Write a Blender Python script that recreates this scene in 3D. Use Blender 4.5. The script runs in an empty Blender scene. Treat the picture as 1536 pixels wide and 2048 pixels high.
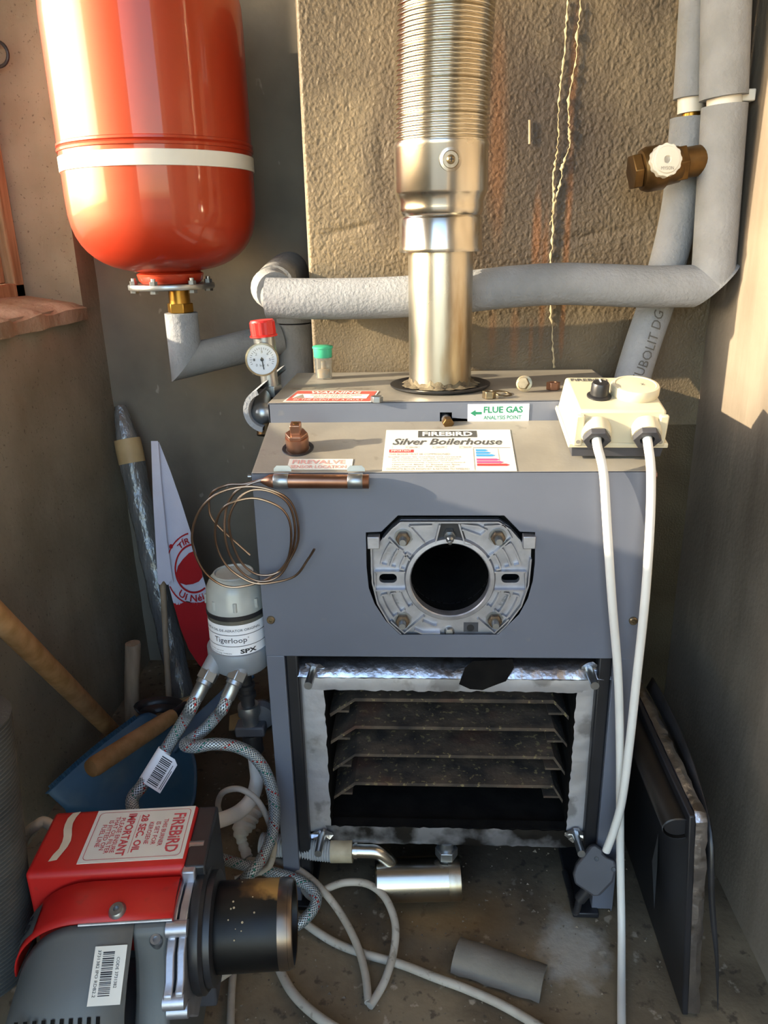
import bpy, bmesh, math, random
import numpy as np
from mathutils import Vector, Matrix
from mathutils.geometry import tessellate_polygon
random.seed(7); rng = np.random.default_rng(7)
scene = bpy.context.scene
COL = scene.collection
R_ = math.radians

# ------------------------------------------------------------------ camera
F, CX, CY = 1538.0, 768.0, 1024.0            # focal length and centre in pixels of 1536 x 2048
_dn = Vector(((862-CX)/F, -(5400-CY)/F, -1)).normalized()
_up = -_dn
_yv = Vector(((850-CX)/F, (CY-455)/F, -1)).normalized()
_yv = (_yv - _up*_yv.dot(_up)).normalized()
_xv = _yv.cross(_up)
RC = Matrix((_xv, _yv, _up))                  # camera vector -> world vector
CAM = Vector((0, 0, 1.058))
cd = bpy.data.cameras.new('camera'); cam = bpy.data.objects.new('camera', cd); COL.objects.link(cam)
cam.matrix_world = Matrix.Translation(CAM) @ RC.to_4x4()
cd.sensor_fit = 'VERTICAL'; cd.sensor_height = 36.0; cd.lens = 36.0*F/2048.0; cd.clip_start = 0.02
scene.camera = cam

# ------------------------------------------------------------------ sky, sun, exposure
SUN_AZ, SUN_EL = 15.0, 16.0                    # light travels towards +X, a little +Y, and down
world = bpy.data.worlds.new('sky'); scene.world = world; world.use_nodes = True
wn = world.node_tree; wn.nodes.clear()
wo = wn.nodes.new('ShaderNodeOutputWorld'); wb = wn.nodes.new('ShaderNodeBackground')
sky = wn.nodes.new('ShaderNodeTexSky'); sky.sky_type = 'NISHITA'; sky.sun_disc = False
sky.sun_elevation = R_(SUN_EL); sky.sun_rotation = R_(-90-SUN_AZ); sky.air_density = 1.0; sky.dust_density = 0.8
wn.links.new(sky.outputs[0], wb.inputs[0]); wb.inputs[1].default_value = 0.9
wn.links.new(wb.outputs[0], wo.inputs[0])
sl = bpy.data.lights.new('sun', 'SUN'); sl.energy = 9.5; sl.angle = R_(0.6); sl.color = (1.0, 0.83, 0.58)
sun = bpy.data.objects.new('sun', sl); COL.objects.link(sun)
_sd = Vector((math.cos(R_(SUN_AZ))*math.cos(R_(SUN_EL)), math.sin(R_(SUN_AZ))*math.cos(R_(SUN_EL)), -math.sin(R_(SUN_EL))))
sun.rotation_euler = _sd.to_track_quat('-Z', 'Y').to_euler(); sun.location = (-3, -0.5, 2.5)
vs = scene.view_settings
vs.view_transform = 'Standard'; vs.look = 'None'; vs.gamma = 1.0; vs.use_curve_mapping = False; vs.exposure = 0.5

# ------------------------------------------------------------------ measuring helpers
def ray(px, py): return RC @ Vector(((px-CX)/F, -(py-CY)/F, -1))
def P(px, py, X=None, Y=None, Z=None):
    d = ray(px, py)
    t = (X-CAM.x)/d.x if X is not None else (Y-CAM.y)/d.y if Y is not None else (Z-CAM.z)/d.z
    return CAM + d*t
def PP(px, py, p0, n):
    d = ray(px, py); return CAM + d*((Vector(p0)-CAM).dot(n)/d.dot(n))
def V(*a): return Vector(a)
def axisM(p, d, ref=None):
    z = Vector(d).normalized(); ref = Vector(ref) if ref is not None else (V(0,0,1) if abs(z.z) < .9 else V(0,1,0))
    x = ref.cross(z).normalized(); y = z.cross(x)
    m = Matrix((x, y, z)).transposed().to_4x4(); m.translation = Vector(p); return m
def frameM(o, x, y):
    x = Vector(x).normalized(); y = Vector(y); y = (y - x*y.dot(x)).normalized(); z = x.cross(y)
    m = Matrix((x, y, z)).transposed().to_4x4(); m.translation = Vector(o); return m
def spline(pts, n=8):
    pts = [Vector(p) for p in pts]; out = []
    Q = [pts[0]*2-pts[1]] + pts + [pts[-1]*2-pts[-2]]
    for i in range(1, len(Q)-2):
        a, b, c, d = Q[i-1:i+3]
        for k in range(n):
            t = k/n
            out.append(.5*((2*b)+(c-a)*t+(2*a-5*b+4*c-d)*t*t+(3*b-a-3*c+d)*t**3))
    out.append(pts[-1]); return out

# ------------------------------------------------------------------ materials
def s2l(h):
    h = h.lstrip('#'); return tuple(((c/12.92) if c <= .04045 else ((c+.055)/1.055)**2.4) for c in [int(h[i:i+2], 16)/255 for i in (0, 2, 4)]) + (1,)
MATS = {}
def mat(name, c1, c2=None, scale=8., rough=.6, metal=0., bump=0., bscale=60., detail=4., contrast=(.35, .65), coat=0., stretch=(1, 1, 1), spec=.5, rough2=None, trans=0., bdist=.002, aniso=0):
    m = bpy.data.materials.new(name); m.use_nodes = True; nt = m.node_tree; N = nt.nodes; L = nt.links
    b = N['Principled BSDF']; b.inputs['Roughness'].default_value = rough; b.inputs['Metallic'].default_value = metal
    b.inputs['Specular IOR Level'].default_value = spec; b.inputs['Coat Weight'].default_value = coat; b.inputs['Coat Roughness'].default_value = .06
    b.inputs['Transmission Weight'].default_value = trans
    b.inputs['Base Color'].default_value = s2l(c1)
    tc = N.new('ShaderNodeTexCoord'); mp = N.new('ShaderNodeMapping'); mp.inputs['Scale'].default_value = stretch
    L.new(tc.outputs['Object'], mp.inputs[0])
    m['map'] = mp.name
    if c2:
        n = N.new('ShaderNodeTexNoise'); n.inputs['Scale'].default_value = scale; n.inputs['Detail'].default_value = detail; L.new(mp.outputs[0], n.inputs['Vector'])
        r = N.new('ShaderNodeValToRGB'); r.color_ramp.elements[0].position = contrast[0]; r.color_ramp.elements[1].position = contrast[1]
        r.color_ramp.elements[0].color = s2l(c1); r.color_ramp.elements[1].color = s2l(c2)
        L.new(n.outputs['Fac'], r.inputs[0]); L.new(r.outputs[0], b.inputs['Base Color'])
        if rough2 is not None:
            mr = N.new('ShaderNodeMapRange'); mr.inputs[1].default_value = contrast[0]; mr.inputs[2].default_value = contrast[1]
            mr.inputs[3].default_value = rough; mr.inputs[4].default_value = rough2; L.new(n.outputs['Fac'], mr.inputs[0]); L.new(mr.outputs[0], b.inputs['Roughness'])
    if bump:
        n2 = N.new('ShaderNodeTexNoise'); n2.inputs['Scale'].default_value = bscale; n2.inputs['Detail'].default_value = 5; L.new(mp.outputs[0], n2.inputs['Vector'])
        bp = N.new('ShaderNodeBump'); bp.inputs['Strength'].default_value = bump; bp.inputs['Distance'].default_value = bdist
        L.new(n2.outputs['Fac'], bp.inputs['Height']); L.new(bp.outputs[0], b.inputs['Normal'])
    MATS[name] = m; return m
def overlay(m, fac_builder, color):
    """mix another colour over the base colour where fac_builder(nodes, links, coords) says so"""
    nt = m.node_tree; N = nt.nodes; L = nt.links; b = N['Principled BSDF']; mp = N[m['map']]
    f = fac_builder(N, L, mp.outputs[0])
    mx = N.new('ShaderNodeMix'); mx.data_type = 'RGBA'; mx.inputs[7].default_value = s2l(color)
    if b.inputs['Base Color'].links: L.new(b.inputs['Base Color'].links[0].from_socket, mx.inputs[6])
    else: mx.inputs[6].default_value = b.inputs['Base Color'].default_value
    L.new(f, mx.inputs[0]); L.new(mx.outputs[2], b.inputs['Base Color'])
def noise_fac(scale, lo, hi, stretch=(1, 1, 1), detail=3, gain=1.0):
    def fb(N, L, co):
        mp = N.new('ShaderNodeMapping'); mp.inputs['Scale'].default_value = stretch; L.new(co, mp.inputs[0])
        n = N.new('ShaderNodeTexNoise'); n.inputs['Scale'].default_value = scale; n.inputs['Detail'].default_value = detail; L.new(mp.outputs[0], n.inputs['Vector'])
        r = N.new('ShaderNodeMapRange'); r.inputs[1].default_value = lo; r.inputs[2].default_value = hi; r.inputs[4].default_value = gain; L.new(n.outputs['Fac'], r.inputs[0])
        return r.outputs[0]
    return fb
def blob_fac(c, rad, warp=.05, wscale=8., stretch=(1, 1, 1), gain=1.0, soft=.5):
    """a patch of its own: an ellipsoid patch with a noisy border (object space)"""
    def fb(N, L, co):
        n = N.new('ShaderNodeTexNoise'); n.inputs['Scale'].default_value = wscale; n.inputs['Detail'].default_value = 5; 
        mps = N.new('ShaderNodeMapping'); mps.inputs['Scale'].default_value = stretch; L.new(co, mps.inputs[0]); L.new(mps.outputs[0], n.inputs['Vector'])
        mp = N.new('ShaderNodeMapping'); mp.vector_type = 'POINT'
        mp.inputs['Location'].default_value = tuple(-c[i]/rad[i] for i in range(3)); mp.inputs['Scale'].default_value = tuple(1/r for r in rad)
        L.new(co, mp.inputs[0])
        ln = N.new('ShaderNodeVectorMath'); ln.operation = 'LENGTH'; L.new(mp.outputs[0], ln.inputs[0])
        ad = N.new('ShaderNodeMath'); ad.operation = 'MULTIPLY_ADD'; L.new(n.outputs['Fac'], ad.inputs[0]); ad.inputs[1].default_value = warp*20; 
        L.new(ln.outputs['Value'], ad.inputs[2])
        r = N.new('ShaderNodeMapRange'); r.inputs[1].default_value = 1-soft+warp*10; r.inputs[2].default_value = 1+warp*10; r.inputs[3].default_value = gain; r.inputs[4].default_value = 0
        L.new(ad.outputs[0], r.inputs[0]); return r.outputs[0]
    return fb

plaster = mat('plaster', '#8c8474', '#787060', 5, .95, bump=.5, bscale=90, spec=.2)
overlay(plaster, noise_fac(14, .55, .75, (1, 1, .35), 6, .45), '#776a58')
overlay(plaster, noise_fac(160, .66, .72, (1, 1, 1), 2, .6), '#4b4036')
plaster_r = mat('plaster_streaked', '#8a8073', '#746a5e', 4, .95, bump=.5, bscale=110, spec=.2)
overlay(plaster_r, noise_fac(20, .50, .75, (1, 1, .14), 6, .35), '#5f564a')
overlay(plaster_r, noise_fac(34, .62, .72, (1, 1, .10), 6, .22), '#a59a88')
plaster_d = mat('plaster_recess', '#7f786c', '#6d675e', 6, .95, bump=.4, bscale=70, spec=.2)
overlay(plaster_d, noise_fac(40, .70, .74, (1, 1, .5), 2, .5), '#a9a69c')
render_m = mat('roughcast', '#75674f', '#574a36', 6, .5, bump=.6, bscale=260, spec=.5)
concrete = mat('concrete_floor', '#87775f', '#5f5241', 7, .9, bump=.5, bscale=80, spec=.25, detail=8)
overlay(concrete, noise_fac(55, .60, .68, (1, 1, 1), 5, .7), '#403830')
overlay(concrete, noise_fac(38, .64, .70, (1, 1, 1), 5, .6), '#b9ab97')
overlay(concrete, blob_fac((.03, 1.0, 0), (.13, .07, .3), .05, 14, gain=.5), '#7a5a2c')
overlay(concrete, blob_fac((.1, 1.2, 0), (.5, .24, .3), .05, 8, gain=.75), '#2d2823')  # darker patch over the boiler footprint
overlay(concrete, blob_fac((-.45, 1.35, 0), (.3, .3, .3), .05, 8, gain=.6), '#332d28')  # darker patch at the back left
overlay(concrete, blob_fac((.23, .93, 0), (.06, .08, .3), .06, 30, gain=.7), '#b3aca0')
sillm = mat('mortar_sill', '#a08f7c', '#83725f', 10, .95, bump=.9, bscale=50, spec=.2, bdist=.006)
timber = mat('old_timber', '#a08a6c', '#7c6346', 6, .8, bump=.4, bscale=40, stretch=(14, 14, 1))
wood = mat('wood_handle', '#b98f62', '#9d7546', 6, .6, bump=.15, bscale=60, stretch=(6, 6, 6))
wood_pale = mat('wood_pale', '#b09a80', '#8f7a63', 9, .75, bump=.2, bscale=70, stretch=(6, 6, 1))
red = mat('red_paint', '#a82a14', '#9d2512', 3, .52, coat=.6, bump=.02, bscale=9, spec=.8)
red.node_tree.nodes['Principled BSDF'].inputs['Specular Tint'].default_value = (1, .72, .40, 1)  # gold of the sunlit sheen put into the paint's specular tint
red_dark = mat('red_cover_paint', '#b51e1a', '#a51a17', 5, .42, bump=.05, bscale=200, spec=.4)
overlay(red_dark, noise_fac(60, .66, .72, (1, 1, 1), 3, .3), '#7b2b22')
whitepl = mat('white_plastic', '#e4e2da', '#d6d3c8', 6, .4)
cream = mat('cream_plastic', '#cdc3a8', '#c5ba9e', 6, .38)
cablew = mat('white_cable', '#dcdad4', '#cfccc5', 8, .45)
cableg = mat('dirty_cable', '#b9b2a6', '#9b9285', 14, .6)
overlay(cableg, noise_fac(70, .62, .70, (1, 1, 1), 3, .6), '#6e6558')
foam = mat('foam_lagging', '#92959a', '#86898d', 20, .88, bump=.8, bscale=170, spec=.3, bdist=.0025)
foam_d = mat('foam_lagging_dusty', '#8e8f90', '#7f8081', 14, .9, bump=.6, bscale=160, spec=.3)
casing = mat('grey_casing_paint', '#6f7481', '#656a77', 4, .42, .25, bump=.03, bscale=300)
overlay(casing, noise_fac(30, .66, .74, (1, 1, 1), 5, .3), '#86837c')
casing_top = mat('grey_casing_pale', '#9c968a', '#8a857b', 9, .48, .2, bump=.1, bscale=200)  # paler, warmer grey for the top faces
overlay(casing_top, noise_fac(45, .64, .72, (1, 1, 1), 4, .4), '#6d675e')
black = mat('black_paint', '#17171a', '#222226', 10, .45)
soot_and_gap = mat('soot_and_gap', '#0c0b0b', '#171513', 30, .95, bump=.6, bscale=80, spec=.15)
baffle_m = mat('sooty_steel', '#2f2924', '#5d4e3f', 22, .9, .0, bump=.6, bscale=120)
overlay(baffle_m, noise_fac(110, .62, .66, (1, 1, 1), 3, .8), '#8c7c55')
overlay(baffle_m, noise_fac(12, .55, .70, (1, 1, 1), 3, .6), '#5a3524')
foil = mat('aluminium_foil', '#d6d6da', '#bcbcc2', 14, .42, .85, bump=.5, bscale=34, rough2=.6, bdist=.003)
overlay(foil, noise_fac(20, .58, .66, (1, 1, 1), 4, .5), '#5a544c')
foil_c = mat('crumpled_foil', '#d5d5d8', '#b0b0b6', 20, .3, 1., bump=.7, bscale=38, bdist=.005)
overlay(foil_c, noise_fac(25, .58, .66, (1, 1, 1), 3, .6), '#6b5a40')
castal = mat('cast_aluminium', '#b6b7be', '#a0a1a8', 40, .44, .85, bump=.1, bscale=300)
steel = mat('stainless', '#c9c4ba', '#b4aea2', 5, .2, 1., bump=.05, bscale=14, rough2=.34)
steel_d = mat('stainless_stained', '#cfcabf', '#a9a08d', 7, .24, 1., bump=.06, bscale=20, rough2=.4, stretch=(1, 1, .6))
overlay(steel_d, noise_fac(16, .56, .66, (1, 1, .35), 5, .7), '#8a6f45')
liner_m = mat('liner_steel', '#d4cfc4', '#c3bcae', 4, .2, 1.)
brass = mat('brass', '#b5893f', '#8c6a30', 14, .3, .95)
brass_d = mat('old_brass', '#7d6038', '#4f3b22', 18, .42, .85, bump=.2, bscale=120)
copper = mat('copper', '#a8806a', '#845c48', 12, .32, .9)
copper_wire = mat('copper_capillary', '#9c8674', '#7d6350', 20, .3, .95)
zinc = mat('zinc', '#a9adb0', '#8f9396', 20, .33, .9)
zinc_y = mat('yellow_zinc', '#9c8c70', '#6f6350', 60, .35, .9)
rusty = mat('rusty_zinc', '#7d6a55', '#4d3f33', 90, .5, .7, bump=.3, bscale=200)
greyp = mat('grey_plastic', '#5b5d5c', '#525453', 8, .5, bump=.06, bscale=200)
overlay(greyp, noise_fac(30, .64, .74, (1, 1, 1), 4, .35), '#7c7468')
greyp_l = mat('grey_cast_base', '#8d939a', '#7f858c', 12, .5, .2)
dgrey = mat('dark_grey_plastic', '#45454a', '#3b3b40', 12, .6)
blackpl = mat('black_plastic', '#1d1d1f', '#28282b', 20, .4)
tube_m = mat('burnt_steel', '#131317', '#22211f', 8, .32, .6, bump=.1, bscale=60, rough2=.5)
overlay(tube_m, blob_fac((.088, .016, .296), (.034, .034, .03), .05, 40, gain=.9), '#8a6a3c')
overlay(tube_m, blob_fac((.100, .010, .300), (.024, .03, .02), .06, 70, gain=.8), '#c09a58')
rim_m = mat('tempered_steel', '#a98a66', '#5f5a58', 9, .3, .9)
bluepl = mat('blue_plastic', '#2f5574', '#264862', 8, .5)
overlay(bluepl, noise_fac(18, .5, .75, (1, 1, 1), 5, .45), '#51626c')
clear = mat('clear_plastic', '#eef0ee', rough=.06, trans=.92); clear.node_tree.nodes['Principled BSDF'].inputs['IOR'].default_value = 1.3
milky = mat('milky_plastic', '#a9aca8', '#8f938e', 12, .25, spec=.6)
smoke = mat('smoked_plastic', '#5b5a52', rough=.12, spec=.6)
greenpl = mat('green_plastic', '#3fae86', rough=.4)
paper = mat('label_paper', '#dcd9d0', '#d0ccc0', 10, .6)
paper_w = mat('label_white', '#e9e9ec', rough=.5)
ink = mat('ink_dark', '#4a4a48', rough=.6); ink_b = mat('ink_black', '#1c1c22', rough=.6); ink_r = mat('ink_red', '#c23a3a', rough=.6)
ink_g = mat('ink_green', '#1f7a58', rough=.6); ink_bl = mat('ink_blue', '#3f8fd0', rough=.6); ink_p = mat('ink_pink', '#d2517f', rough=.6)
ink_w = mat('ink_white', '#e6e3da', rough=.6); ink_fr = mat('ink_faded_red', '#d49a92', rough=.6); ink_gr = mat('ink_grey', '#8b8478', rough=.6)
cloth_w = mat('white_cloth', '#cfcfe0', '#c3c3d6', 8, .9, bump=.2, bscale=400)
cloth_r = mat('red_cloth', '#b3151d', '#a0131b', 8, .9, bump=.2, bscale=400)
masking = mat('masking_tape', '#b99f74', '#a98f66', 20, .6)
ribbed = mat('ribbed_fabric', '#4f4e49', '#403f3b', 20, .95, bump=.3, bscale=300)
wrap = mat('plastic_wrap', '#8c8c8c', '#666666', 10, .2, .35, bump=1., bscale=40, stretch=(1, 1, .4), coat=.4, bdist=.01)
efflo = mat('lime_deposit', '#b0a283', '#938466', 30, .8, bump=.5, bscale=150)
dust_m = mat('debris', '#3d342b', '#8f806c', 60, .9)

def braid():
    m = mat('steel_braid', '#c6cbd0', rough=.34, metal=.55); nt = m.node_tree; N = nt.nodes; L = nt.links; b = N['Principled BSDF']
    uv = N.new('ShaderNodeUVMap'); uv.uv_map = 'UVMap'
    sp = N.new('ShaderNodeSeparateXYZ'); L.new(uv.outputs[0], sp.inputs[0])
    def mth(op, a, bb, c=None):
        n = N.new('ShaderNodeMath'); n.operation = op
        for i, q in enumerate((a, bb, c)):
            if q is None: continue
            if isinstance(q, (int, float)): n.inputs[i].default_value = q
            else: L.new(q, n.inputs[i])
        return n.outputs[0]
    u8 = mth('MULTIPLY', sp.outputs[0], 12.0); v8 = mth('MULTIPLY', sp.outputs[1], 12.0)
    a = mth('FRACT', mth('ADD', u8, v8), 0); c = mth('FRACT', mth('SUBTRACT', u8, v8), 0)
    h = mth('MAXIMUM', mth('SINE', mth('MULTIPLY', a, 3.1416), 0), mth('SINE', mth('MULTIPLY', c, 3.1416), 0))
    bp = N.new('ShaderNodeBump'); bp.inputs['Strength'].default_value = .9; bp.inputs['Distance'].default_value = .0012; L.new(h, bp.inputs['Height']); L.new(bp.outputs[0], b.inputs['Normal'])
    # coloured tracer threads: two strands, broken by the weave
    s1 = mth('FRACT', mth('ADD', sp.outputs[0], sp.outputs[1]), 0)
    gate = mth('GREATER_THAN', mth('SINE', mth('MULTIPLY', mth('SUBTRACT', u8, v8), 3.1416), 0), .2)
    rd = mth('MULTIPLY', mth('LESS_THAN', mth('ABSOLUTE', mth('SUBTRACT', s1, .3), 0), .03), gate)
    gr = mth('MULTIPLY', mth('LESS_THAN', mth('ABSOLUTE', mth('SUBTRACT', s1, .7), 0), .03), gate)
    dk = N.new('ShaderNodeMapRange'); dk.inputs[1].default_value = .72; dk.inputs[2].default_value = 1; L.new(h, dk.inputs[0])
    m0 = N.new('ShaderNodeMix'); m0.data_type = 'RGBA'; m0.inputs[6].default_value = s2l('#5d656b'); m0.inputs[7].default_value = s2l('#b4babd'); L.new(dk.outputs[0], m0.inputs[0])
    m1 = N.new('ShaderNodeMix'); m1.data_type = 'RGBA'; m1.inputs[7].default_value = s2l('#a5201c'); L.new(m0.outputs[2], m1.inputs[6]); L.new(rd, m1.inputs[0])
    m2 = N.new('ShaderNodeMix'); m2.data_type = 'RGBA'; m2.inputs[7].default_value = s2l('#0f6e62'); L.new(m1.outputs[2], m2.inputs[6]); L.new(gr, m2.inputs[0])
    L.new(m2.outputs[2], b.inputs['Base Color'])
    return m
braid_m = braid()
def glass():
    m = bpy.data.materials.new('window_glass'); m.use_nodes = True; nt = m.node_tree; N = nt.nodes; L = nt.links; N.clear()
    o = N.new('ShaderNodeOutputMaterial'); t = N.new('ShaderNodeBsdfTransparent'); g = N.new('ShaderNodeBsdfGlossy'); g.inputs['Roughness'].default_value = .02
    fr = N.new('ShaderNodeFresnel'); mx = N.new('ShaderNodeMixShader'); L.new(fr.outputs[0], mx.inputs[0]); L.new(t.outputs[0], mx.inputs[1]); L.new(g.outputs[0], mx.inputs[2]); L.new(mx.outputs[0], o.inputs[0]); return m
glass_m = glass()

# ------------------------------------------------------------------ things and meshes
def thing(name, label, cat, loc=(0, 0, 0), rot=None, group=None):
    o = bpy.data.objects.new(name, None); COL.objects.link(o); o.empty_display_size = .03
    o['label'] = label; o['category'] = cat
    if group: o['group'] = group
    m = Matrix.Translation(Vector(loc))
    if rot is not None: m = m @ rot
    o.matrix_world = m; o['M'] = [x for r in m for x in r]
    return o
def rootM(o): a = o['M']; return Matrix([a[i*4:i*4+4] for i in range(4)])
class MB:
    def __init__(s): s.v = []; s.f = []; s.uv = {}
    def add(s, vs, fs, uvs=None):
        b = len(s.v); s.v += [Vector(q) for q in vs]; s.f += [tuple(i+b for i in f) for f in fs]
        if uvs:
            for i, q in enumerate(uvs): s.uv[b+i] = q
        return s
    def box(s, a, b, M=None):
        (x0, y0, z0), (x1, y1, z1) = a, b
        vs = [V(x, y, z) for z in (z0, z1) for y in (y0, y1) for x in (x0, x1)]
        if M is not None: vs = [M @ q for q in vs]
        return s.add(vs, [(0, 2, 3, 1), (4, 5, 7, 6), (0, 1, 5, 4), (2, 6, 7, 3), (0, 4, 6, 2), (1, 3, 7, 5)])
    def hexa(s, vs):      # bottom loop of 4, top loop of 4
        return s.add(vs, [(3, 2, 1, 0), (4, 5, 6, 7), (0, 1, 5, 4), (1, 2, 6, 5), (2, 3, 7, 6), (3, 0, 4, 7)])
    def prism(s, pts, M, z0, z1, holes=()):
        loops = [[V(x, y, 0) for x, y in pts]] + [[V(x, y, 0) for x, y in h] for h in holes]
        tri = tessellate_polygon(loops); flat = [q for l in loops for q in l]; n = len(flat)
        vs = [M @ V(q.x, q.y, z0) for q in flat] + [M @ V(q.x, q.y, z1) for q in flat]
        fs = [tuple(t) for t in tri] + [tuple(i+n for i in reversed(t)) for t in tri]
        b = 0
        for l in loops:
            k = len(l)
            for i in range(k): fs.append((b+i, b+(i+1) % k, b+(i+1) % k+n, b+i+n))
            b += k
        return s.add(vs, fs)
    def tube(s, pts, r, n=12, caps=True, uv=False, flat=1.0):
        pts = [Vector(p) for p in pts]; m = len(pts); rr = r if isinstance(r, (list, tuple)) else [r]*m
        T = [(pts[min(i+1, m-1)]-pts[max(i-1, 0)]).normalized() for i in range(m)]
        ref = V(0, 0, 1) if abs(T[0].z) < .9 else V(0, 1, 0)
        x = ref.cross(T[0]).normalized(); vs = []; fs = []; uvs = []; cols = n+1 if uv else n; acc = 0
        for i in range(m):
            if i:
                x = (x - T[i]*x.dot(T[i])).normalized(); acc += (pts[i]-pts[i-1]).length
            y = T[i].cross(x)
            for k in range(cols):
                a = 2*math.pi*k/n; vs.append(pts[i]+(x*math.cos(a)+y*math.sin(a)*flat)*rr[i]); uvs.append((k/n, acc/(2*math.pi*max(rr[i], 1e-5))))
        for i in range(m-1):
            for k in range(n):
                k2 = k+1 if uv else (k+1) % n
                fs.append((i*cols+k, i*cols+k2, (i+1)*cols+k2, (i+1)*cols+k))
        if caps: fs += [tuple(reversed(range(n))), tuple((m-1)*cols+k for k in range(n))]
        return s.add(vs, fs, uvs if uv else None)
    def lathe(s, prof, M, n=32, a0=0., a1=2*math.pi, caps=True):
        full = abs(a1-a0-2*math.pi) < 1e-6; cols = n if full else n+1; vs = []; fs = []
        for r, z in prof:
            for k in range(cols):
                a = a0+(a1-a0)*k/n; vs.append(M @ V(r*math.cos(a), r*math.sin(a), z))
        for i in range(len(prof)-1):
            for k in range(n):
                k2 = (k+1) % cols; fs.append((i*cols+k, i*cols+k2, (i+1)*cols+k2, (i+1)*cols+k))
        if caps and full:
            fs += [tuple(reversed(range(n))), tuple((len(prof)-1)*cols+k for k in range(n))]
        return s.add(vs, fs)
    def cyl(s, M, r, z0, z1, n=20, r2=None): return s.lathe([(r, z0), (r2 if r2 is not None else r, z1)], M, n)
    def nut(s, M, r, h, hole=None):
        hx = [(r*math.cos(R_(60*k)), r*math.sin(R_(60*k))) for k in range(6)]
        hl = [[(hole*math.cos(R_(-30*k)), hole*math.sin(R_(-30*k))) for k in range(12)]] if hole else []
        return s.prism(hx, M, 0, h, hl)
    def strip(s, pts, M, w, h):     # a raised rib following 2D points in frame M
        pts = [Vector(p) for p in pts]; m = len(pts); vs = []; fs = []
        for i, p in enumerate(pts):
            t = (pts[min(i+1, m-1)]-pts[max(i-1, 0)]).normalized(); nrm = Vector((-t.y, t.x))*w/2
            for q, z in ((p-nrm, 0), (p-nrm*.7, h), (p+nrm*.7, h), (p+nrm, 0)): vs.append(M @ V(q.x, q.y, z))
        for i in range(m-1):
            for k in range(3): fs.append((i*4+k, i*4+k+1, i*4+k+5, i*4+k+4))
        fs += [(0, 1, 2, 3), ((m-1)*4+3, (m-1)*4+2, (m-1)*4+1, (m-1)*4)]
        return s.add(vs, fs)
    def build(s, name, m, root=None, smooth=True, bevel=0., angle=40, local=False, label=None, parent=None, segs=2):
        me = bpy.data.meshes.new(name)
        par = parent if parent is not None else root
        vs = s.v
        if root is not None and not local: Mi = rootM(root).inverted(); vs = [Mi @ q for q in vs]
        me.from_pydata([tuple(q) for q in vs], [], s.f)
        if s.uv:
            ul = me.uv_layers.new(name='UVMap')
            for lp in me.loops: ul.data[lp.index].uv = s.uv.get(lp.vertex_index, (0, 0))
        bm = bmesh.new(); bm.from_mesh(me); bmesh.ops.recalc_face_normals(bm, faces=bm.faces); bm.to_mesh(me); bm.free()
        if smooth: me.shade_smooth(); me.set_sharp_from_angle(angle=R_(angle))
        me.materials.append(m)
        o = bpy.data.objects.new(name, me); COL.objects.link(o)
        if par is not None: o.parent = par
        if label: o['label'] = label
        if bevel:
            b = o.modifiers.new('bevel', 'BEVEL'); b.width = bevel; b.segments = segs; b.limit_method = 'ANGLE'; b.angle_limit = R_(35)
            b.harden_normals = False
        return o
def tag(o, label, cat, group=None):
    o['label'] = label; o['category'] = cat
    if group: o['group'] = group
    return o
def struct(o): o['kind'] = 'structure'; return o

_txt = {}
def glyphs(sx, bold=0.0, shear=0.0):
    key = (sx, bold, shear)
    if key not in _txt:
        c = bpy.data.curves.new('lettering', 'FONT'); c.body = sx; c.resolution_u = 2; c.offset = bold; c.shear = shear; c.fill_mode = 'FRONT'
        o = bpy.data.objects.new('lettering', c); COL.objects.link(o)
        me = bpy.data.meshes.new_from_object(o)
        vs = [(q.co.x, q.co.y) for q in me.vertices]; fs = [tuple(p.vertices) for p in me.polygons]
        bpy.data.objects.remove(o); bpy.data.meshes.remove(me); bpy.data.curves.remove(c)
        if not vs: vs = [(0, 0), (1, 0), (1, 1)]; fs = []
        x0 = min(q[0] for q in vs); x1 = max(q[0] for q in vs); y0 = min(q[1] for q in vs); y1 = max(q[1] for q in vs)
        _txt[key] = ([((a-x0)/(x1-x0), (b-y0)/(y1-y0)) for a, b in vs], fs)
    return _txt[key]
def text(mb, sx, M, x, y, w, h, z=.0004, bold=.0, shear=.0, warp=None):
    vs, fs = glyphs(sx, bold, shear)
    pts = [(x+a*w, y+b*h) for a, b in vs]
    mb.add([warp(a, b, z) if warp else M @ V(a, b, z) for a, b in pts], fs); return mb
def rect(mb, M, x, y, w, h, z=.0003, t=None):
    mb.add([M @ V(x, y, z), M @ V(x+w, y, z), M @ V(x+w, y+h, z), M @ V(x, y+h, z)], [(0, 1, 2, 3)]); return mb
def plate(mb, M, w, h, t=.0003): return mb.box((0, 0, 0), (w, h, t), M)
def rrect(w, h, r, n=5, cx=0, cy=0):
    out = []
    for (x, y, a0) in ((w/2-r, h/2-r, 0), (-w/2+r, h/2-r, 90), (-w/2+r, -h/2+r, 180), (w/2-r, -h/2+r, 270)):
        for k in range(n+1): a = R_(a0+90*k/n); out.append((cx+x+r*math.cos(a), cy+y+r*math.sin(a)))
    return out
def circ(r, n=32, cx=0, cy=0, a0=0, a1=360): return [(cx+r*math.cos(R_(a0+(a1-a0)*k/n)), cy+r*math.sin(R_(a0+(a1-a0)*k/n))) for k in range(n)]

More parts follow.
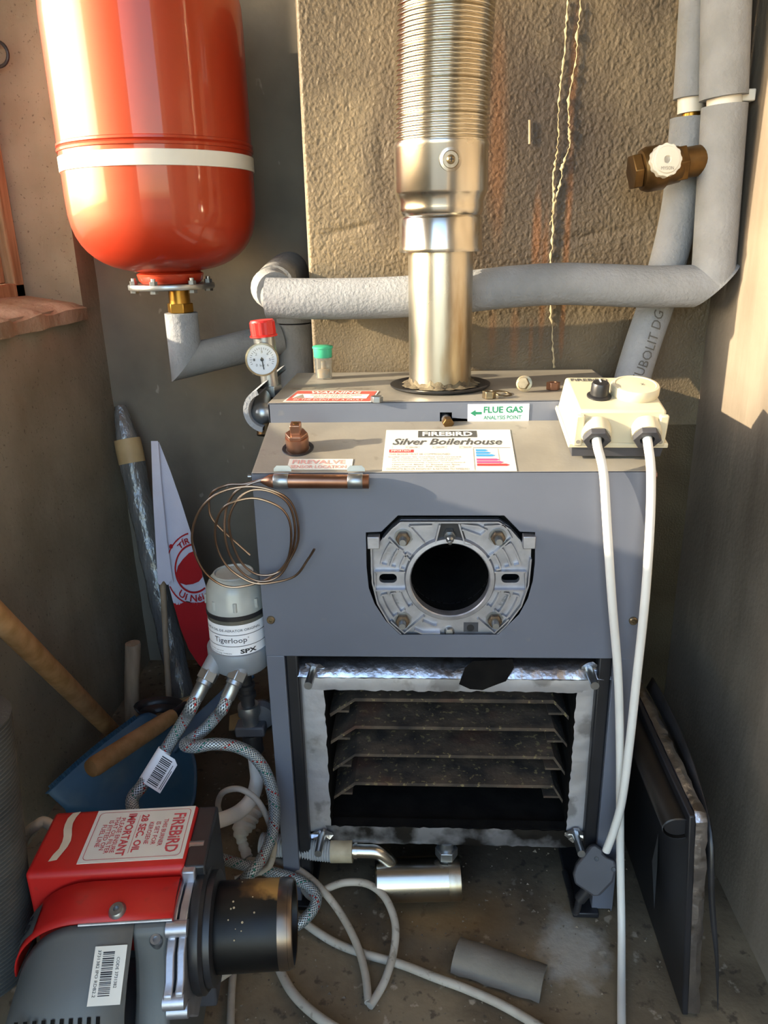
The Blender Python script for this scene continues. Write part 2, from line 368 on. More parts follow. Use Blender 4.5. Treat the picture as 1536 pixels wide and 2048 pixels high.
def vnoise(nx, nz, fx, fz, seed):
    g = np.random.default_rng(seed); A = g.random((int(fx)+3, int(fz)+3))
    x = np.linspace(0, fx, nx); z = np.linspace(0, fz, nz); xi = x.astype(int); zi = z.astype(int)
    tx = (x-xi)[:, None]; tz = (z-zi)[None, :]; tx = tx*tx*(3-2*tx); tz = tz*tz*(3-2*tz)
    a = A[np.ix_(xi, zi)]; b = A[np.ix_(xi+1, zi)]; c = A[np.ix_(xi, zi+1)]; d = A[np.ix_(xi+1, zi+1)]
    return (a*(1-tx)+b*tx)*(1-tz)+(c*(1-tx)+d*tx)*tz-.5

# ================================================================== THE SETTING
XL, XR, YB, YBR, ZT = -.752, .51, 1.805, 1.455, 2.3
# floor with small undulation
def floor():
    nx, ny = 110, 130; X = np.linspace(-1.6, 1.4, nx); Y = np.linspace(-1.2, 2.05, ny)
    H = .004*vnoise(nx, ny, 20, 20, 3)+.003*vnoise(nx, ny, 60, 60, 4)-.0035
    mb = MB(); mb.v = [V(X[i], Y[j], H[i, j]) for i in range(nx) for j in range(ny)]
    mb.f = [(i*ny+j, (i+1)*ny+j, (i+1)*ny+j+1, i*ny+j+1) for i in range(nx-1) for j in range(ny-1)]
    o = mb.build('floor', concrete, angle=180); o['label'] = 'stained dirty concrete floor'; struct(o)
floor()
o = MB().box((-25, -25, -.06), (25, 25, -.03)).build('ground', mat('yard_ground', '#8b8578', '#6f6a5c', 3, .95, bump=.4, bscale=30)); o['label'] = 'grey yard ground outside'; struct(o)
struct(MB().box((-1.1, -.5, ZT), (.8, 2.1, ZT+.1)).build('ceiling', plaster))
# left wall: thick, with a window opening
WY0, WY1, WZ0, WZ1, XO = .15, 1.71, .940, 2.0, -1.05
mb = MB()
def wall_face(mb, f, u0, u1, v0, v1, du=.02, amp=.004, seed=1):
    nu = max(2, int((u1-u0)/du)); nv = max(2, int((v1-v0)/du)); U = np.linspace(u0, u1, nu+1); Vv = np.linspace(v0, v1, nv+1)
    H = amp*(vnoise(nu+1, nv+1, 6, 6, seed)+.6*vnoise(nu+1, nv+1, 18, 18, seed+1))
    b = [f(U[i], Vv[j], H[i, j]) for i in range(nu+1) for j in range(nv+1)]
    mb.add(b, [(i*(nv+1)+j, (i+1)*(nv+1)+j, (i+1)*(nv+1)+j+1, i*(nv+1)+j+1) for i in range(nu) for j in range(nv)])
wall_face(mb, lambda u, v, h: V(XL+h, u, v), -.5, 1.84, -.02, WZ0, seed=11)
mb.box((XO, -.5, -.02), (XL-.006, 2.1, WZ0-.012)).box((XO, -.5, WZ1), (XL, 2.1, ZT)).box((XO, -.5, WZ0-.012), (XL, WY0, WZ1)).box((XO, WY1+.01, WZ0-.012), (XL-.006, 2.1, WZ1))
wall_face(mb, lambda u, v, h: V(u, WY1+h, v), XO, XL, WZ0-.01, WZ1, seed=13)
wall_face(mb, lambda u, v, h: V(XL+h*.6, u, v), WY1, 1.84, WZ0-.01, WZ1, seed=15)
struct(mb.build('wall_left', plaster, angle=30))
# crumbling sloped sill
mb = MB()
ns = 40
for i in range(ns+1):
    y = WY0+(WY1-WY0)*i/ns; e = .012*math.sin(i*1.7)+.008*math.sin(i*4.1)
    for (x, z) in ((XO+.02, WZ0+.03), (-.88, WZ0+.024+.4*e*.4), (XL-.02, WZ0+.008+e*.35), (XL+.012+e*.5, WZ0-.004+e*.3), (XL+.010+e*.4, WZ0-.03), (XL-.03, WZ0-.035)): mb.v.append(V(x, y, z))
for i in range(ns):
    for k in range(5): mb.f.append((i*6+k, i*6+k+1, i*6+k+7, i*6+k+6))
struct(mb.build('trim_1', sillm, angle=60, label='crumbling mortar window sill'))
# timber window
w1 = bpy.data.objects.new('window_1', None); COL.objects.link(w1); w1['kind'] = 'structure'; w1['M'] = [x for r in Matrix.Identity(4) for x in r]
fx0, fx1 = -.955, -.875
MB().box((fx0, WY1-.04, WZ0), (fx1, WY1, WZ1)).box((fx0, WY0, WZ0), (fx1, WY0+.045, WZ1)).box((fx0, WY0, WZ0), (fx1, WY1, WZ0+.05)).box((fx0, WY0, WZ1-.05), (fx1, WY1, WZ1)).build('window_frame', timber, w1, bevel=.004)
MB().box((fx0+.01, WY1-.075, WZ0+.05), (fx1-.02, WY1-.04, WZ1-.05)).box((fx0+.01, WY0+.045, WZ0+.05), (fx1-.02, WY0+.08, WZ1-.05)).build('casement', timber, w1, bevel=.003)
MB().box((-.925, WY0+.08, WZ0+.05), (-.921, WY1-.075, WZ1-.05)).build('pane', glass_m, w1)
# back wall of the recess
mb = MB(); wall_face(mb, lambda u, v, h: V(u, YB+h, v), -.80, -.1, -.02, ZT, seed=21); mb.box((-1.1, YB+.006, -.02), (.8, YB+.28, ZT))
struct(mb.build('wall_back', plaster_d, angle=30))
# right wall
mb = MB(); wall_face(mb, lambda u, v, h: V(XR+h, u, v), -.5, 1.55, -.02, ZT, seed=31); mb.box((XR+.006, -.5, -.02), (.8, 2.1, ZT))
struct(mb.build('wall_right', plaster_r, angle=30))
# chimney breast with roughcast
BX0 = P(607, 335, Y=YBR).x
def breast():
    x0, x1, z0, z1 = BX0, XR+.01, .0, 1.62; d = .0018
    zr = .72
    nx = int((x1-x0)/d); nz = int((z1-zr)/d); X = np.linspace(x0, x1, nx); Z = np.linspace(zr, z1, nz)
    a = .5*vnoise(nx, nz, nx/1.3, nz/1.5, 41)+.85*vnoise(nx, nz, nx/1.7, nz/2.2, 44); b = vnoise(nx, nz, nx/4.2, nz/7, 42); c = vnoise(nx, nz, 9, 14, 43)
    amt = np.clip((Z-.90)/.03, .25, 1)[None, :]
    H = (np.clip(a+.35, 0, 1)**1.3*.0017+b*.0003)*amt+c*.0015
    for (px, py, rx, rz, dp) in ((680, 465, .035, .008, .010), (725, 452, .03, .006, .008), (1180, 470, .05, .009, .008), (1245, 462, .03, .006, .006), (765, 300, .012, .05, .007), (775, 380, .02, .025, .005)):
        q = P(px, py, Y=YBR); D = ((X[:, None]-q.x)/rx)**2+((Z[None, :]-q.z-.18*(X[:, None]-q.x))/rz)**2; H -= .25*dp*np.exp(-D*1.2)
    edge = np.clip((X-x0)/.006, 0, 1)[:, None]; H = H-(1-edge)**2*.006
    mb = MB(); mb.v = [V(X[i], YBR-H[i, j], Z[j]) for i in range(nx) for j in range(nz)]
    mb.f = [(i*nz+j, (i+1)*nz+j, (i+1)*nz+j+1, i*nz+j+1) for i in range(nx-1) for j in range(nz-1)]
    mb.box((x0, YBR+.003, 0), (x1, YB+.01, z1)); mb.box((x0, YBR-.001, 0), (x1, YBR+.004, zr)); mb.box((x0, YBR, z1), (x1, YB+.01, ZT))
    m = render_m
    def W(px, py): q = P(px, py, Y=YBR); return (q.x, YBR, q.z)
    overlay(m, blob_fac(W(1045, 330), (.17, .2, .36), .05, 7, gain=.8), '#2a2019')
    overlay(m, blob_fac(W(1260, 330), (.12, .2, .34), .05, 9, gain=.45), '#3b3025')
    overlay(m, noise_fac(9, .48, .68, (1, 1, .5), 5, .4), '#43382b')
    overlay(m, blob_fac(W(770, 350), (.05, .2, .12), .05, 12, gain=.5), '#4a3f33')
    overlay(m, blob_fac(W(900, 150), (.16, .2, .22), .05, 7, gain=.5), '#4a3e31')
    overlay(m, blob_fac(W(1400, 300), (.10, .2, .3), .05, 7, gain=.3), '#5d5140')
    for (px, y0, y1, w, g) in ((1000, 60, 480, .020, .55), (1075, 380, 560, .010, .8), (1090, 420, 700, .008, .7), (1150, 20, 260, .009, .75), (1138, 250, 700, .008, .8), (1030, 620, 740, .012, .7), (985, 620, 720, .012, .6), (1062, 640, 730, .006, .7), (1125, 600, 720, .006, .8), (965, 80, 260, .014, .5)):
        a = P(px, y0, Y=YBR); b = P(px-(y1-y0)*.02, y1, Y=YBR); c = ((a.x+b.x)/2, YBR, (a.z+b.z)/2)
        overlay(m, blob_fac(c, (w, .2, abs(a.z-b.z)/2*1.2), .045, 40, (1, 1, .25), gain=g*.75, soft=.7), '#6f451d')
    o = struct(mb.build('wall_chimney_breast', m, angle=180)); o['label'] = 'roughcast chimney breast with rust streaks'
    # pale lime run, standing proud of the render
    for pts in ([(1163, 0), (1158, 60), (1150, 130), (1140, 200), (1138, 250), (1140, 290), (1128, 330), (1120, 370), (1110, 420), (1105, 480), (1104, 535), (1104, 620), (1106, 680), (1108, 735)],
                [(1135, 0), (1132, 60), (1126, 130), (1120, 200), (1118, 250), (1116, 300), (1110, 350), (1106, 400), (1103, 450)]):
        q = [P(x+random.uniform(-3, 3), y, Y=YBR-.004) for x, y in pts]
        sp = [v+V(random.uniform(-.0016, .0016), 0, 0) for v in spline(q, 9)]; rr = [.0006+.0026*random.random()**2 for _ in sp]
        mbl = MB().tube(sp, rr, 7); c = mbl.build('lime_streak', efflo, label='pale lime run')
        c.parent = o
    q = [P(1059, y, Y=YBR-.004) for y in (240, 255, 270, 288)]
    c = MB().tube(spline(q, 4), .0018, 6).build('lime_streak', efflo); c.parent = o
breast()
# steel ring hook on the window reveal
mb = MB(); c = P(-6, 108, Y=WY1-.02)
mb.tube([c+V(.022*math.cos(R_(a)), 0, .022*math.sin(R_(a))) for a in range(-150, 151, 15)], .0035, 8)
mb.tube([c+V(-.02, 0, .0), c+V(-.02, .03, 0)], .0035, 8)
tag(mb.build('hook', black), 'dark metal ring hook on the window reveal at top left', 'hook')

# ================================================================== EXPANSION TANK
def tank():
    YT = 1.575; ax = V(-.449*YT/1.4, YT, 0); r = .157*YT/1.4; zb = P(345, 545, Y=YT).z
    t = thing('expansion_tank', 'red pressurised expansion tank with white band hanging left of the chimney breast', 'tank', (ax.x, ax.y, zb))
    M = axisM(ax, (0, 0, 1))
    zm = P(300, 277, Y=YT-r).z; zt = 1.555
    def dome(zc, s, h, a0=0, a1=90, n=12, e=.72):
        return [(r*(max(0, math.cos(R_(a))))**e, zc+s*h*(math.sin(R_(a)))**e) for a in [a0+(a1-a0)*k/n for k in range(n+1)]]
    low = dome(zb+.14, -1, .14)[::-1]; low[0] = (.055, zb)
    MB().lathe(low+[(r, zm-.006)], M, 64).build('lower_shell', red, t)
    up = [(r, zm+.004)]+dome(zt-.12, 1, .12); up[-1] = (.01, zt)
    MB().lathe(up, M, 64).build('upper_shell', red, t)
    MB().lathe([(r-.001, zm-.007), (r+.0025, zm-.006), (r+.003, zm-.002), (r+.0005, zm+.001), (r+.0028, zm+.003), (r+.0022, zm+.007), (r-.001, zm+.009)], M, 64, caps=False).build('crimp_seam', red, t)
    MB().lathe([(r+.0005, zm-.040), (r+.0022, zm-.0395), (r+.0022, zm-.0145), (r+.0005, zm-.014)], M, 64, caps=False).build('band', whitepl, t, label='white strapping band')
    MB().lathe([(.05, zb+.007), (.065, zb-.002), (.062, zb-.014), (.056, zb-.020)], M, 40).build('neck', red, t)
    zf = zb-.027
    MB().lathe([(.02, zf-.004), (.083, zf-.004), (.084, zf-.002), (.084, zf+.004), (.083, zf+.006), (.02, zf+.006)], M, 48).build('flange', zinc, t, label='galvanised flange ring')
    for k in range(6):
        a = R_(60*k+20); p = ax+V(.072*math.cos(a), .072*math.sin(a), 0)
        MB().nut(axisM((p.x, p.y, zf-.010), (0, 0, 1)), .0085, .006).build('bolt_head', zinc, t)
        MB().nut(axisM((p.x, p.y, zf+.006), (0, 0, 1)), .008, .007).cyl(axisM((p.x, p.y, zf+.006), (0, 0, 1)), .0045, 0, .012, 12).build('nut', zinc, t)
    # wall bracket behind
    MB().box((ax.x-.03, YT+r-.012, 1.20), (ax.x+.03, YB+.004, 1.24)).build('bracket', zinc, t, bevel=.002)
    return zf
zf = tank()
def lag(mb, pts, r, n=24, caps=True): return mb.tube(pts, r, n, caps)
# tank connection: brass union and lagged elbow
def tank_pipe():
    a = P(362, 625, Y=1.575); b = P(370, 722, Y=1.575); e = P(562, 676, Y=1.655)
    t = thing('tank_connection_pipe', 'grey foam-lagged elbow pipe under the red tank with brass union', 'pipe', (b.x, b.y, b.z))
    M = axisM((a.x, a.y, 0), (0, 0, 1))
    MB().lathe([(.021, zf-.034), (.0205, zf-.004)], M, 24).build('brass_nipple', brass, t)
    MB().nut(axisM((a.x, a.y, zf-.050), (0, 0, 1)), .0262, .018).build('union_nut', brass, t, bevel=.001)
    # vertical sleeve, mitred foot
    d = (e-b).normalized()
    def sleeve(p0, p1, r, n0=None, n1=None, n=28):
        dr = (p1-p0).normalized(); F_ = axisM(p0, dr); L = (p1-p0).length; vs = []
        for (p, nn) in ((p0, n0), (p1, n1)):
            for k in range(n):
                q = p+(F_.to_3x3() @ V(r*math.cos(2*math.pi*k/n), r*math.sin(2*math.pi*k/n), 0))
                if nn is not None: q = q-dr*((q-p).dot(nn)/dr.dot(nn))
                vs.append(q)
        fs = [(k, (k+1) % n, (k+1) % n+n, k+n) for k in range(n)]+[tuple(range(n)), tuple(range(n, 2*n))]
        return vs, fs
    vs, fs = sleeve(V(a.x, a.y, zf-.051), V(a.x, a.y, b.z), .033, None, (V(0, 0, -1)+d).normalized())
    MB().add(vs, fs).build('lagging', foam, t)
    vs, fs = sleeve(V(a.x, a.y, b.z), e, .0335, (V(0, 0, -1)+d).normalized(), None)
    MB().add(vs, fs).build('lagging', foam_d, t)
tank_pipe()
# lagged pipes in the recess
def recess_pipe():
    YQ = 1.665; top = P(590, 545, Y=YQ); x = P(590, 660, Y=YQ).x; z1 = P(590, 668, Y=YQ).z
    t = thing('recess_riser', 'dark grey lagged riser pipe in the recess beside the chimney breast', 'pipe', (x, YQ, .40))
    MB().tube([V(x, YQ, .40), V(x, YQ, z1+.022)], .037, 24).build('lagging', foam_d, t)
    MB().tube([V(x, YQ, z1+.025), V(x, YQ, z1+.085)], .038, 24).build('lagging', foam_d, t)
    MB().tube(spline([V(x, YQ, z1+.088), V(x, YQ, z1+.12), P(578, 540, Y=YQ-.03), P(560, 556, Y=1.52), P(548, 572, Y=1.42)], 6), .036, 24).build('lagging_bend', foam_d, t)
recess_pipe()
# long horizontal run and front riser, mitred at the corner
def main_pipes():
    YH = 1.353
    pts = [P(x, y, Y=YH) for x, y in ((534, 596), (620, 598), (760, 596), (900, 587), (1020, 574), (1120, 568), (1200, 570), (1300, 574))]
    cor = P(1412, 577, Y=YH)
    cor = V(P(1425, 572, Y=YH).x, YH, P(1425, 577, Y=YH).z)
    r = .034
    t = thing('lagged_pipe_run', 'long grey foam-lagged pipe crossing the chimney breast and turning up the corner', 'pipe', (cor.x, cor.y, cor.z-.03))
    sp = spline(pts, 6)
    mb = MB(); n = 32; mb.tube(sp, r, n, caps=False)
    # mitred end
    mn = V(1, 0, -1).normalized(); end = []
    last = len(mb.v)-n
    for k in range(n):
        q = mb.v[last+k].copy(); dr = V(1, 0, 0); q = q+dr*((cor-q).dot(mn)/dr.dot(mn)); end.append(q)
    b = len(mb.v); mb.v += end
    mb.f += [(last+k, last+(k+1) % n, b+(k+1) % n, b+k) for k in range(n)]+[tuple(b+k for k in range(n))]
    # left end: cut open and turned back
    lc = sp[0]; ins = [lc+(mb.v[k]-lc)*.62+V(.004, 0, 0) for k in range(n)]; b = len(mb.v); mb.v += ins
    mb.f += [(k, (k+1) % n, b+(k+1) % n, b+k) for k in range(n)]
    mb.build('lagging', foam, t)
    MB().tube([lc+V(.01, 0, 0), lc+V(.0, .004, 0)], r*.64, 20).build('pipe_end', foam_d, t)
    MB().tube(spline([lc+V(.012, .01, .01), lc+V(.0, .03, .014), lc+V(.002, .05, .017)], 6), .033, 24).build('lagging_bend', foam_d, t)
    # riser: lower sleeve
    top = P(1449, 212, Y=YH); d = (top-cor).normalized(); F_ = axisM(cor, d); vs = []
    for k in range(n):
        q = cor+F_.to_3x3() @ V(r*math.cos(2*math.pi*k/n), r*math.sin(2*math.pi*k/n), 0); vs.append(q+d*((cor-q).dot(mn)/d.dot(mn)+.003))
    for k in range(n): vs.append(top+F_.to_3x3() @ V(r*math.cos(2*math.pi*k/n), r*math.sin(2*math.pi*k/n), 0))
    MB().add(vs, [(k, (k+1) % n, (k+1) % n+n, k+n) for k in range(n)]+[tuple(range(n)), tuple(range(n, 2*n))]).build('lagging', foam, t)
    b0 = P(1447, 196, Y=YH); b1 = P(1454, -60, Y=YH)
    MB().tube([top-d*.01, b0+d*.02], .0255, 24).build('bare_pipe', whitepl, t, label='white plastic pipe between sleeves')
    cl = top+d*.004
    MB().box((cl.x+.012, YH-.008, cl.z+.001), (cl.x+.043, YH+.03, cl.z+.018)).build('pipe_clip', whitepl, t, bevel=.002)
    MB().tube([b0, b0+(b1-b0)*.5, b1+(b1-b0)*1.2], .0355, 32).build('lagging', foam, t)
    # rear riser
    YR = 1.4205
    t2 = thing('rear_riser', 'grey foam-lagged rear riser curving down behind the cream control box', 'pipe', tuple(P(1262, 760, Y=1.40)))
    up0 = P(1386, 196, Y=YR); up1 = P(1403, -60, Y=YR)
    MB().tube([up0, up0+(up1-up0)*.5, up1+(up1-up0)], .0305, 28).build('lagging', foam, t2)
    c0 = P(1383, 200, Y=YR); c1 = P(1382, 226, Y=YR); c2 = P(1381, 242, Y=YR)
    MB().tube([c0+(c0-c1)*.5, c1], .0215, 24).build('coupling', whitepl, t2, label='white plastic coupling')
    MB().tube([c1, c2], .0145, 20).build('bare_pipe', brass, t2)
    pts = [P(1380, 236, Y=YR), P(1374, 300, Y=YR), P(1366, 380, Y=YR), P(1352, 460, Y=YR), P(1333, 535, Y=YR), P(1312, 610, Y=1.4205), P(1288, 680, Y=1.405), P(1268, 745, Y=1.385), P(1258, 790, Y=1.37), P(1250, 850, Y=1.37)]
    o = MB().tube(spline(pts, 8), .031, 28).build('lagging', foam, t2)
    # printed marking along the sleeve
    a = P(1268, 765, Y=1.385-.034); b = P(1318, 618, Y=1.42-.034)
    M = frameM(a, b-a, V(-1, 0, .45)); mb = MB(); L = (b-a).length
    def wr(x, y, z):
        s = x/L; c = a.lerp(b, s); bow = math.sin(math.pi*s)*.006
        u = (M.to_3x3() @ V(0, 1, 0))
        return c+u*(y-bow)+V(0, -.0012-.0012+.5*y*y/.0325, 0)+V(-.2, -.9, .3).normalized()*.0012
    text(mb, 'TUBOLIT DG', M, .0, -.009, L*.98, .017, warp=wr); mb.build('printed_marking', ink, t2)
    # brass valve with white cap
    t3 = thing('gate_valve', 'brass radiator valve with ribbed white plastic cap on the lagged risers', 'valve', tuple(P(1320, 340, Y=1.34)))
    a = P(1262, 345, Y=1.35); b = P(1392, 322, Y=1.355); d = (b-a).normalized(); M = axisM(a, d); L = (b-a).length
    MB().nut(M, .028, .014).build('end_nut', brass_d, t3, bevel=.0015)
    MB().lathe([(.020, .012), (.030, .016), (.0335, .024), (.0335, .048), (.029, .054), (.027, .074), (.020, .082)], M, 28).build('body', brass_d, t3)
    MB().nut(axisM(a+d*(L-.036), d), .0285, .018).build('union_nut', brass_d, t3, bevel=.0015)
    MB().cyl(axisM(a+d*(L-.02), d), .023, 0, .03, 24).build('tail', brass_d, t3)
    ctr = P(1322, 326, Y=1.335); f = V(.12, -.97, .12).normalized(); M = axisM(ctr, f)
    rp = []
    for k in range(48):
        rr = .0245 if (k % 4) < 2 else .0232; rp.append((rr*math.cos(2*math.pi*k/48), rr*math.sin(2*math.pi*k/48)))
    MB().prism(rp, M, -.03, .022).build('cap', whitepl, t3, bevel=.001)
    MB().lathe([(.0205, .0215), (.019, .0245), (.006, .025), (.005, .022), (.0005, .022)], M, 28).build('cap_disc', whitepl, t3)
    mb = MB(); Mx = frameM(ctr+f*.0253, V(1, .12, 0), V(0, .1, 1)); text(mb, 'MYSON', Mx, -.010, -.015, .02, .005); mb.build('embossing', ink_gr, t3)
main_pipes()

# ================================================================== FLUE
def flue():
    ax = V(.024, 1.264, 0); M = axisM(ax, (0, 0, 1)); zb = .832
    t = thing('flue', 'stainless steel flue pipe with corrugated liner rising from the boiler top', 'flue', (ax.x, ax.y, zb))
    z505 = P(880, 506, Y=1.21).z; z430 = P(880, 430, Y=1.2).z; z385 = P(880, 385, Y=1.2).z; z283 = P(880, 281, Y=1.2).z
    MB().lathe([(.0505, zb), (.0505, z505+.02)], M, 64).build('flue_pipe', steel_d, t)
    MB().lathe([(.0508, z505+.003), (.0635, z505+.001), (.0645, z505+.004), (.0645, z505+.007), (.0635, z505+.011), (.0635, z430-.004), (.0605, z430), (.0635, z430+.004), (.0645, z430+.012), (.064, z385-.01), (.0685, z385), (.0705, z385+.004), (.0705, z283-.004), (.0715, z283-.001), (.0700, z283+.003), (.064, z283+.003)], M, 72).build('adaptor', steel, t)
    p = []
    z = z283; k = 0
    while z < z283+.36:
        deep = (k % 7 == 6)
        p += [(.0668-(.0022 if deep else 0), z), (.0698, z+.0019), (.0704, z+.0031), (.0698, z+.0043)]; z += .0062; k += 1
    p.append((.0668, z))
    # gentle lean of the flexible liner
    mb = MB().lathe(p, M, 72)
    mb.v = [V(q.x+.10*max(0, q.z-z283)**2+.012*(q.z-z283), q.y, q.z) for q in mb.v]
    mb.build('flexible_liner', liner_m, t, angle=80)
    c = P(901, 319, Y=1.196); d = V(c.x-ax.x, c.y-ax.y, 0).normalized(); pc = ax+d*.0708; pc.z = c.z; Ms = axisM(pc, d)
    MB().lathe([(.0165, -.002), (.016, .0006), (.012, .0012), (.011, .0002), (.0006, .0002)], Ms, 32).build('washer_stain', steel_d, t)
    MB().lathe([(.0065, 0), (.0062, .002), (.004, .0042), (.0005, .0048)], Ms, 20).build('screw', zinc_y, t)
    MB().box((-.0035, -.0007, .0045), (.0035, .0007, .0052), Ms).box((-.0007, -.0035, .0045), (.0007, .0035, .0052), Ms).build('screw_slot', black, t)
    MB().lathe([(.0505, zb+.001), (.078, zb+.0005), (.0815, zb+.003), (.082, zb+.0055), (.079, zb+.006), (.07, zb+.003), (.0505, zb+.0035)], M, 56).build('base_seal', blackpl, t)
    # crust of rust and sealant
    mb = MB(); n = 60
    for k in range(n):
        a = 2*math.pi*k/n; h = .006+.010*random.random()
        for rr, zz in ((.0502, zb+h+.004), (.0525, zb+h*.7), (.058+.01*random.random(), zb+.0045)): mb.v.append(V(ax.x+rr*math.cos(a), ax.y+rr*math.sin(a), zz))
    for k in range(n):
        k2 = (k+1) % n
        mb.f += [(k*3, k2*3, k2*3+1, k*3+1), (k*3+1, k2*3+1, k2*3+2, k*3+2)]
    mb.build('sealant_crust', mat('sealant', '#7d725a', '#453b2d', 40, .9, bump=.8, bscale=150), t)
flue()

# ================================================================== BOILER
BXL, BXR, BYF, ZF0, ZFT = -.238, .307, 1.0, .479, .763
YS, ZS, ZU, YBK = 1.142, .801, .831, 1.425     # slope top, step, upper top, back
def boiler():
    t = thing('boiler', 'grey steel oil boiler with open burner port and sooty heat exchanger', 'boiler', ((BXL+BXR)/2, 1.2, 0))
    FM = frameM((0, BYF, 0), (1, 0, 0), (0, 0, 1))          # x right, y up, z towards the camera
    def fp(px, py, Y=BYF): q = P(px, py, Y=Y); return (q.x, q.z)
    def c5(x, y): return (700+x/3.84, 1000+y/3.84)
    # front panel with the burner cut-out
    hole = [fp(*c5(x, y)) for x, y in ((368, 120), (1185, 120), (1305, 245), (1422, 248), (1420, 480), (1405, 620), (1365, 760), (1300, 880), (1140, 1036), (385, 1036), (275, 930), (190, 800), (145, 680), (128, 520), (122, 250), (240, 245))]
    outer = [(BXL, ZF0), (BXR, ZF0), (BXR, ZFT), (BXL, ZFT)]
    MB().prism(outer, FM, -.0015, 0, [hole]).box((BXL, BYF+.0015, ZFT-.001), (BXR, BYF+.004, ZFT)).build('front_panel', casing, t, bevel=.0007)
    # sloping top and upper box
    sl_n = V(0, -(ZS-ZFT), YS-BYF).normalized()
    MB().hexa([V(BXL, BYF, ZFT-.002), V(BXR, BYF, ZFT-.002), V(BXR, YS, ZS-.002), V(BXL, YS, ZS-.002), V(BXL, BYF, ZFT), V(BXR, BYF, ZFT), V(BXR, YS, ZS), V(BXL, YS, ZS)]).build('sloping_top', casing_top, t, bevel=.0006)
    uf = frameM((0, YS, 0), (1, 0, 0), (0, 0, 1)); hs = [fp(*q, Y=YS) for q in ((880, 825), (904, 825), (904, 847), (880, 847))]
    MB().prism([(BXL, ZS-.004), (BXR-.004, ZS-.004), (BXR-.004, ZU), (BXL, ZU)], uf, -.0015, 0, [hs]).build('upper_front', casing, t, bevel=.0006)
    MB().box((BXL, YS, ZU-.002), (BXR-.004, YBK, ZU)).box((BXL, YBK-.002, .1), (BXR-.004, YBK, ZU)).build('upper_top', casing_top, t, bevel=.0006)
    # sides
    for x in (BXL, BXR-.002):
        MB().prism([(BYF+.004, .0), (YBK, .0), (YBK, ZU-.002), (YS, ZU-.002), (YS, ZS-.002), (BYF+.004, ZFT-.002)], frameM((x, 0, 0), (0, 1, 0), (0, 0, 1)), 0, .002).build('side_panel', casing, t)
    for x0, x1 in ((BXL, BXL+.027), (BXR-.034, BXR)):
        MB().box((x0, BYF, .008), (x1, BYF+.02, ZF0)).build('front_post', casing, t, bevel=.001)
    for x in (BXL+.006, BXR-.066):
        MB().box((x, BYF-.012, 0), (x+.042, YBK, .010)).build('base_rail', black, t, bevel=.002)
    for x0, x1 in ((BXL+.027, BXL+.046), (BXR-.054, BXR-.034)):
        MB().box((x0, BYF+.006, .05), (x1, BYF+.03, ZF0)).build('door_seal', black, t, bevel=.003)
    # side screws
    for q in ((542, 1239), (1266, 1241)):
        x, z = fp(*q); M = axisM((x, BYF, z), (0, -1, 0)); s = MB().lathe([(.0062, 0), (.006, .003), (.0045, .0045), (.0022, .0045), (.002, .002), (.0003, .002)], M, 16).build('screw', zinc_y, t)
    # lugs at the top corners
    MB().cyl(axisM((BXL-.001, BYF+.004, ZFT-.006), (-1, 0, 0)), .003, 0, .005, 10).build('screw', zinc, t)
    MB().cyl(axisM((BXR+.0, BYF+.02, ZFT-.012), (1, 0, 0)), .006, 0, .006, 8).build('screw', copper, t)
    # burner recess box (black) behind the cut-out
    bx0, bz0 = fp(735, 1265); bx1, bz1 = fp(1070, 1035)
    Y0, Y1 = BYF+.002, BYF+.055
    cc = fp(899.5, 1156, Y=BYF+.012); CXw, CZw = cc[0], cc[1]; RH = .0560
    back = frameM((0, Y1, 0), (1, 0, 0), (0, 0, 1))
    mb = MB(); mb.prism([(bx0-.01, bz0-.01), (bx1+.01, bz0-.01), (bx1+.01, bz1+.01), (bx0-.01, bz1+.01)], back, -.002, 0, [circ(RH+.006, 40, CXw, CZw)[::-1]])
    for a, b in (((bx0-.012, Y0, bz0-.012), (bx0-.01, Y1, bz1+.012)), ((bx1+.01, Y0, bz0-.012), (bx1+.012, Y1, bz1+.012)), ((bx0-.012, Y0, bz0-.012), (bx1+.012, Y1, bz0-.01)), ((bx0-.012, Y0, bz1+.01), (bx1+.012, Y1, bz1+.012))): mb.box(a, b)
    mb.build('burner_recess', black, t)
    MB().lathe([(RH+.006, -.02), (RH+.006, .25), (.001, .25)], axisM((CXw, BYF+.03, CZw), (0, 1, 0)), 48, caps=False).build('burner_tunnel', soot_and_gap, t)
    # cast mounting flange
    YFL = BYF+.010; KM = frameM((0, YFL, 0), (1, 0, 0), (0, 0, 1))
    def k(x, y): return fp(*c5(x, y), Y=YFL)
    outl = [(390, 150), (1140, 150), (1220, 200), (1290, 280), (1335, 350), (1335, 290), (1395, 285), (1390, 440), (1380, 560), (1350, 720), (1290, 850), (1205, 960), (1130, 1030), (845, 1033), (835, 1052), (692, 1052), (685, 1033), (395, 1030), (300, 945), (225, 820), (180, 690), (160, 560), (155, 300), (210, 285), (215, 345), (260, 275), (320, 205)]
    slots = []
    for (x, y, w, h) in ((292, 602, 68, 34), (1232, 602, 70, 34)):
        slots.append([k(x+px_, y-py_) for px_, py_ in rrect(w*2, h*2, h*.98, 4)])
    base = MB().prism([k(*q) for q in outl], KM, -.010, 0, [circ(RH, 48, CXw, CZw)[::-1]]+slots).build('burner_flange', castal, t, bevel=.0008, label='cast aluminium burner mounting flange')
    def sub(mb, name, m, **kw): o = mb.build(name, m, t, parent=base, **kw); return o
    sub(MB().lathe([(RH, -.002), (RH, .0055), (RH+.0015, .007), (RH+.007, .0065), (RH+.0085, .004), (RH+.0095, -.001)], axisM((CXw, YFL, CZw), (0, -1, 0)), 56, caps=False), 'rim', castal)
    ribs = MB(); W = .0030; Hh = .0075
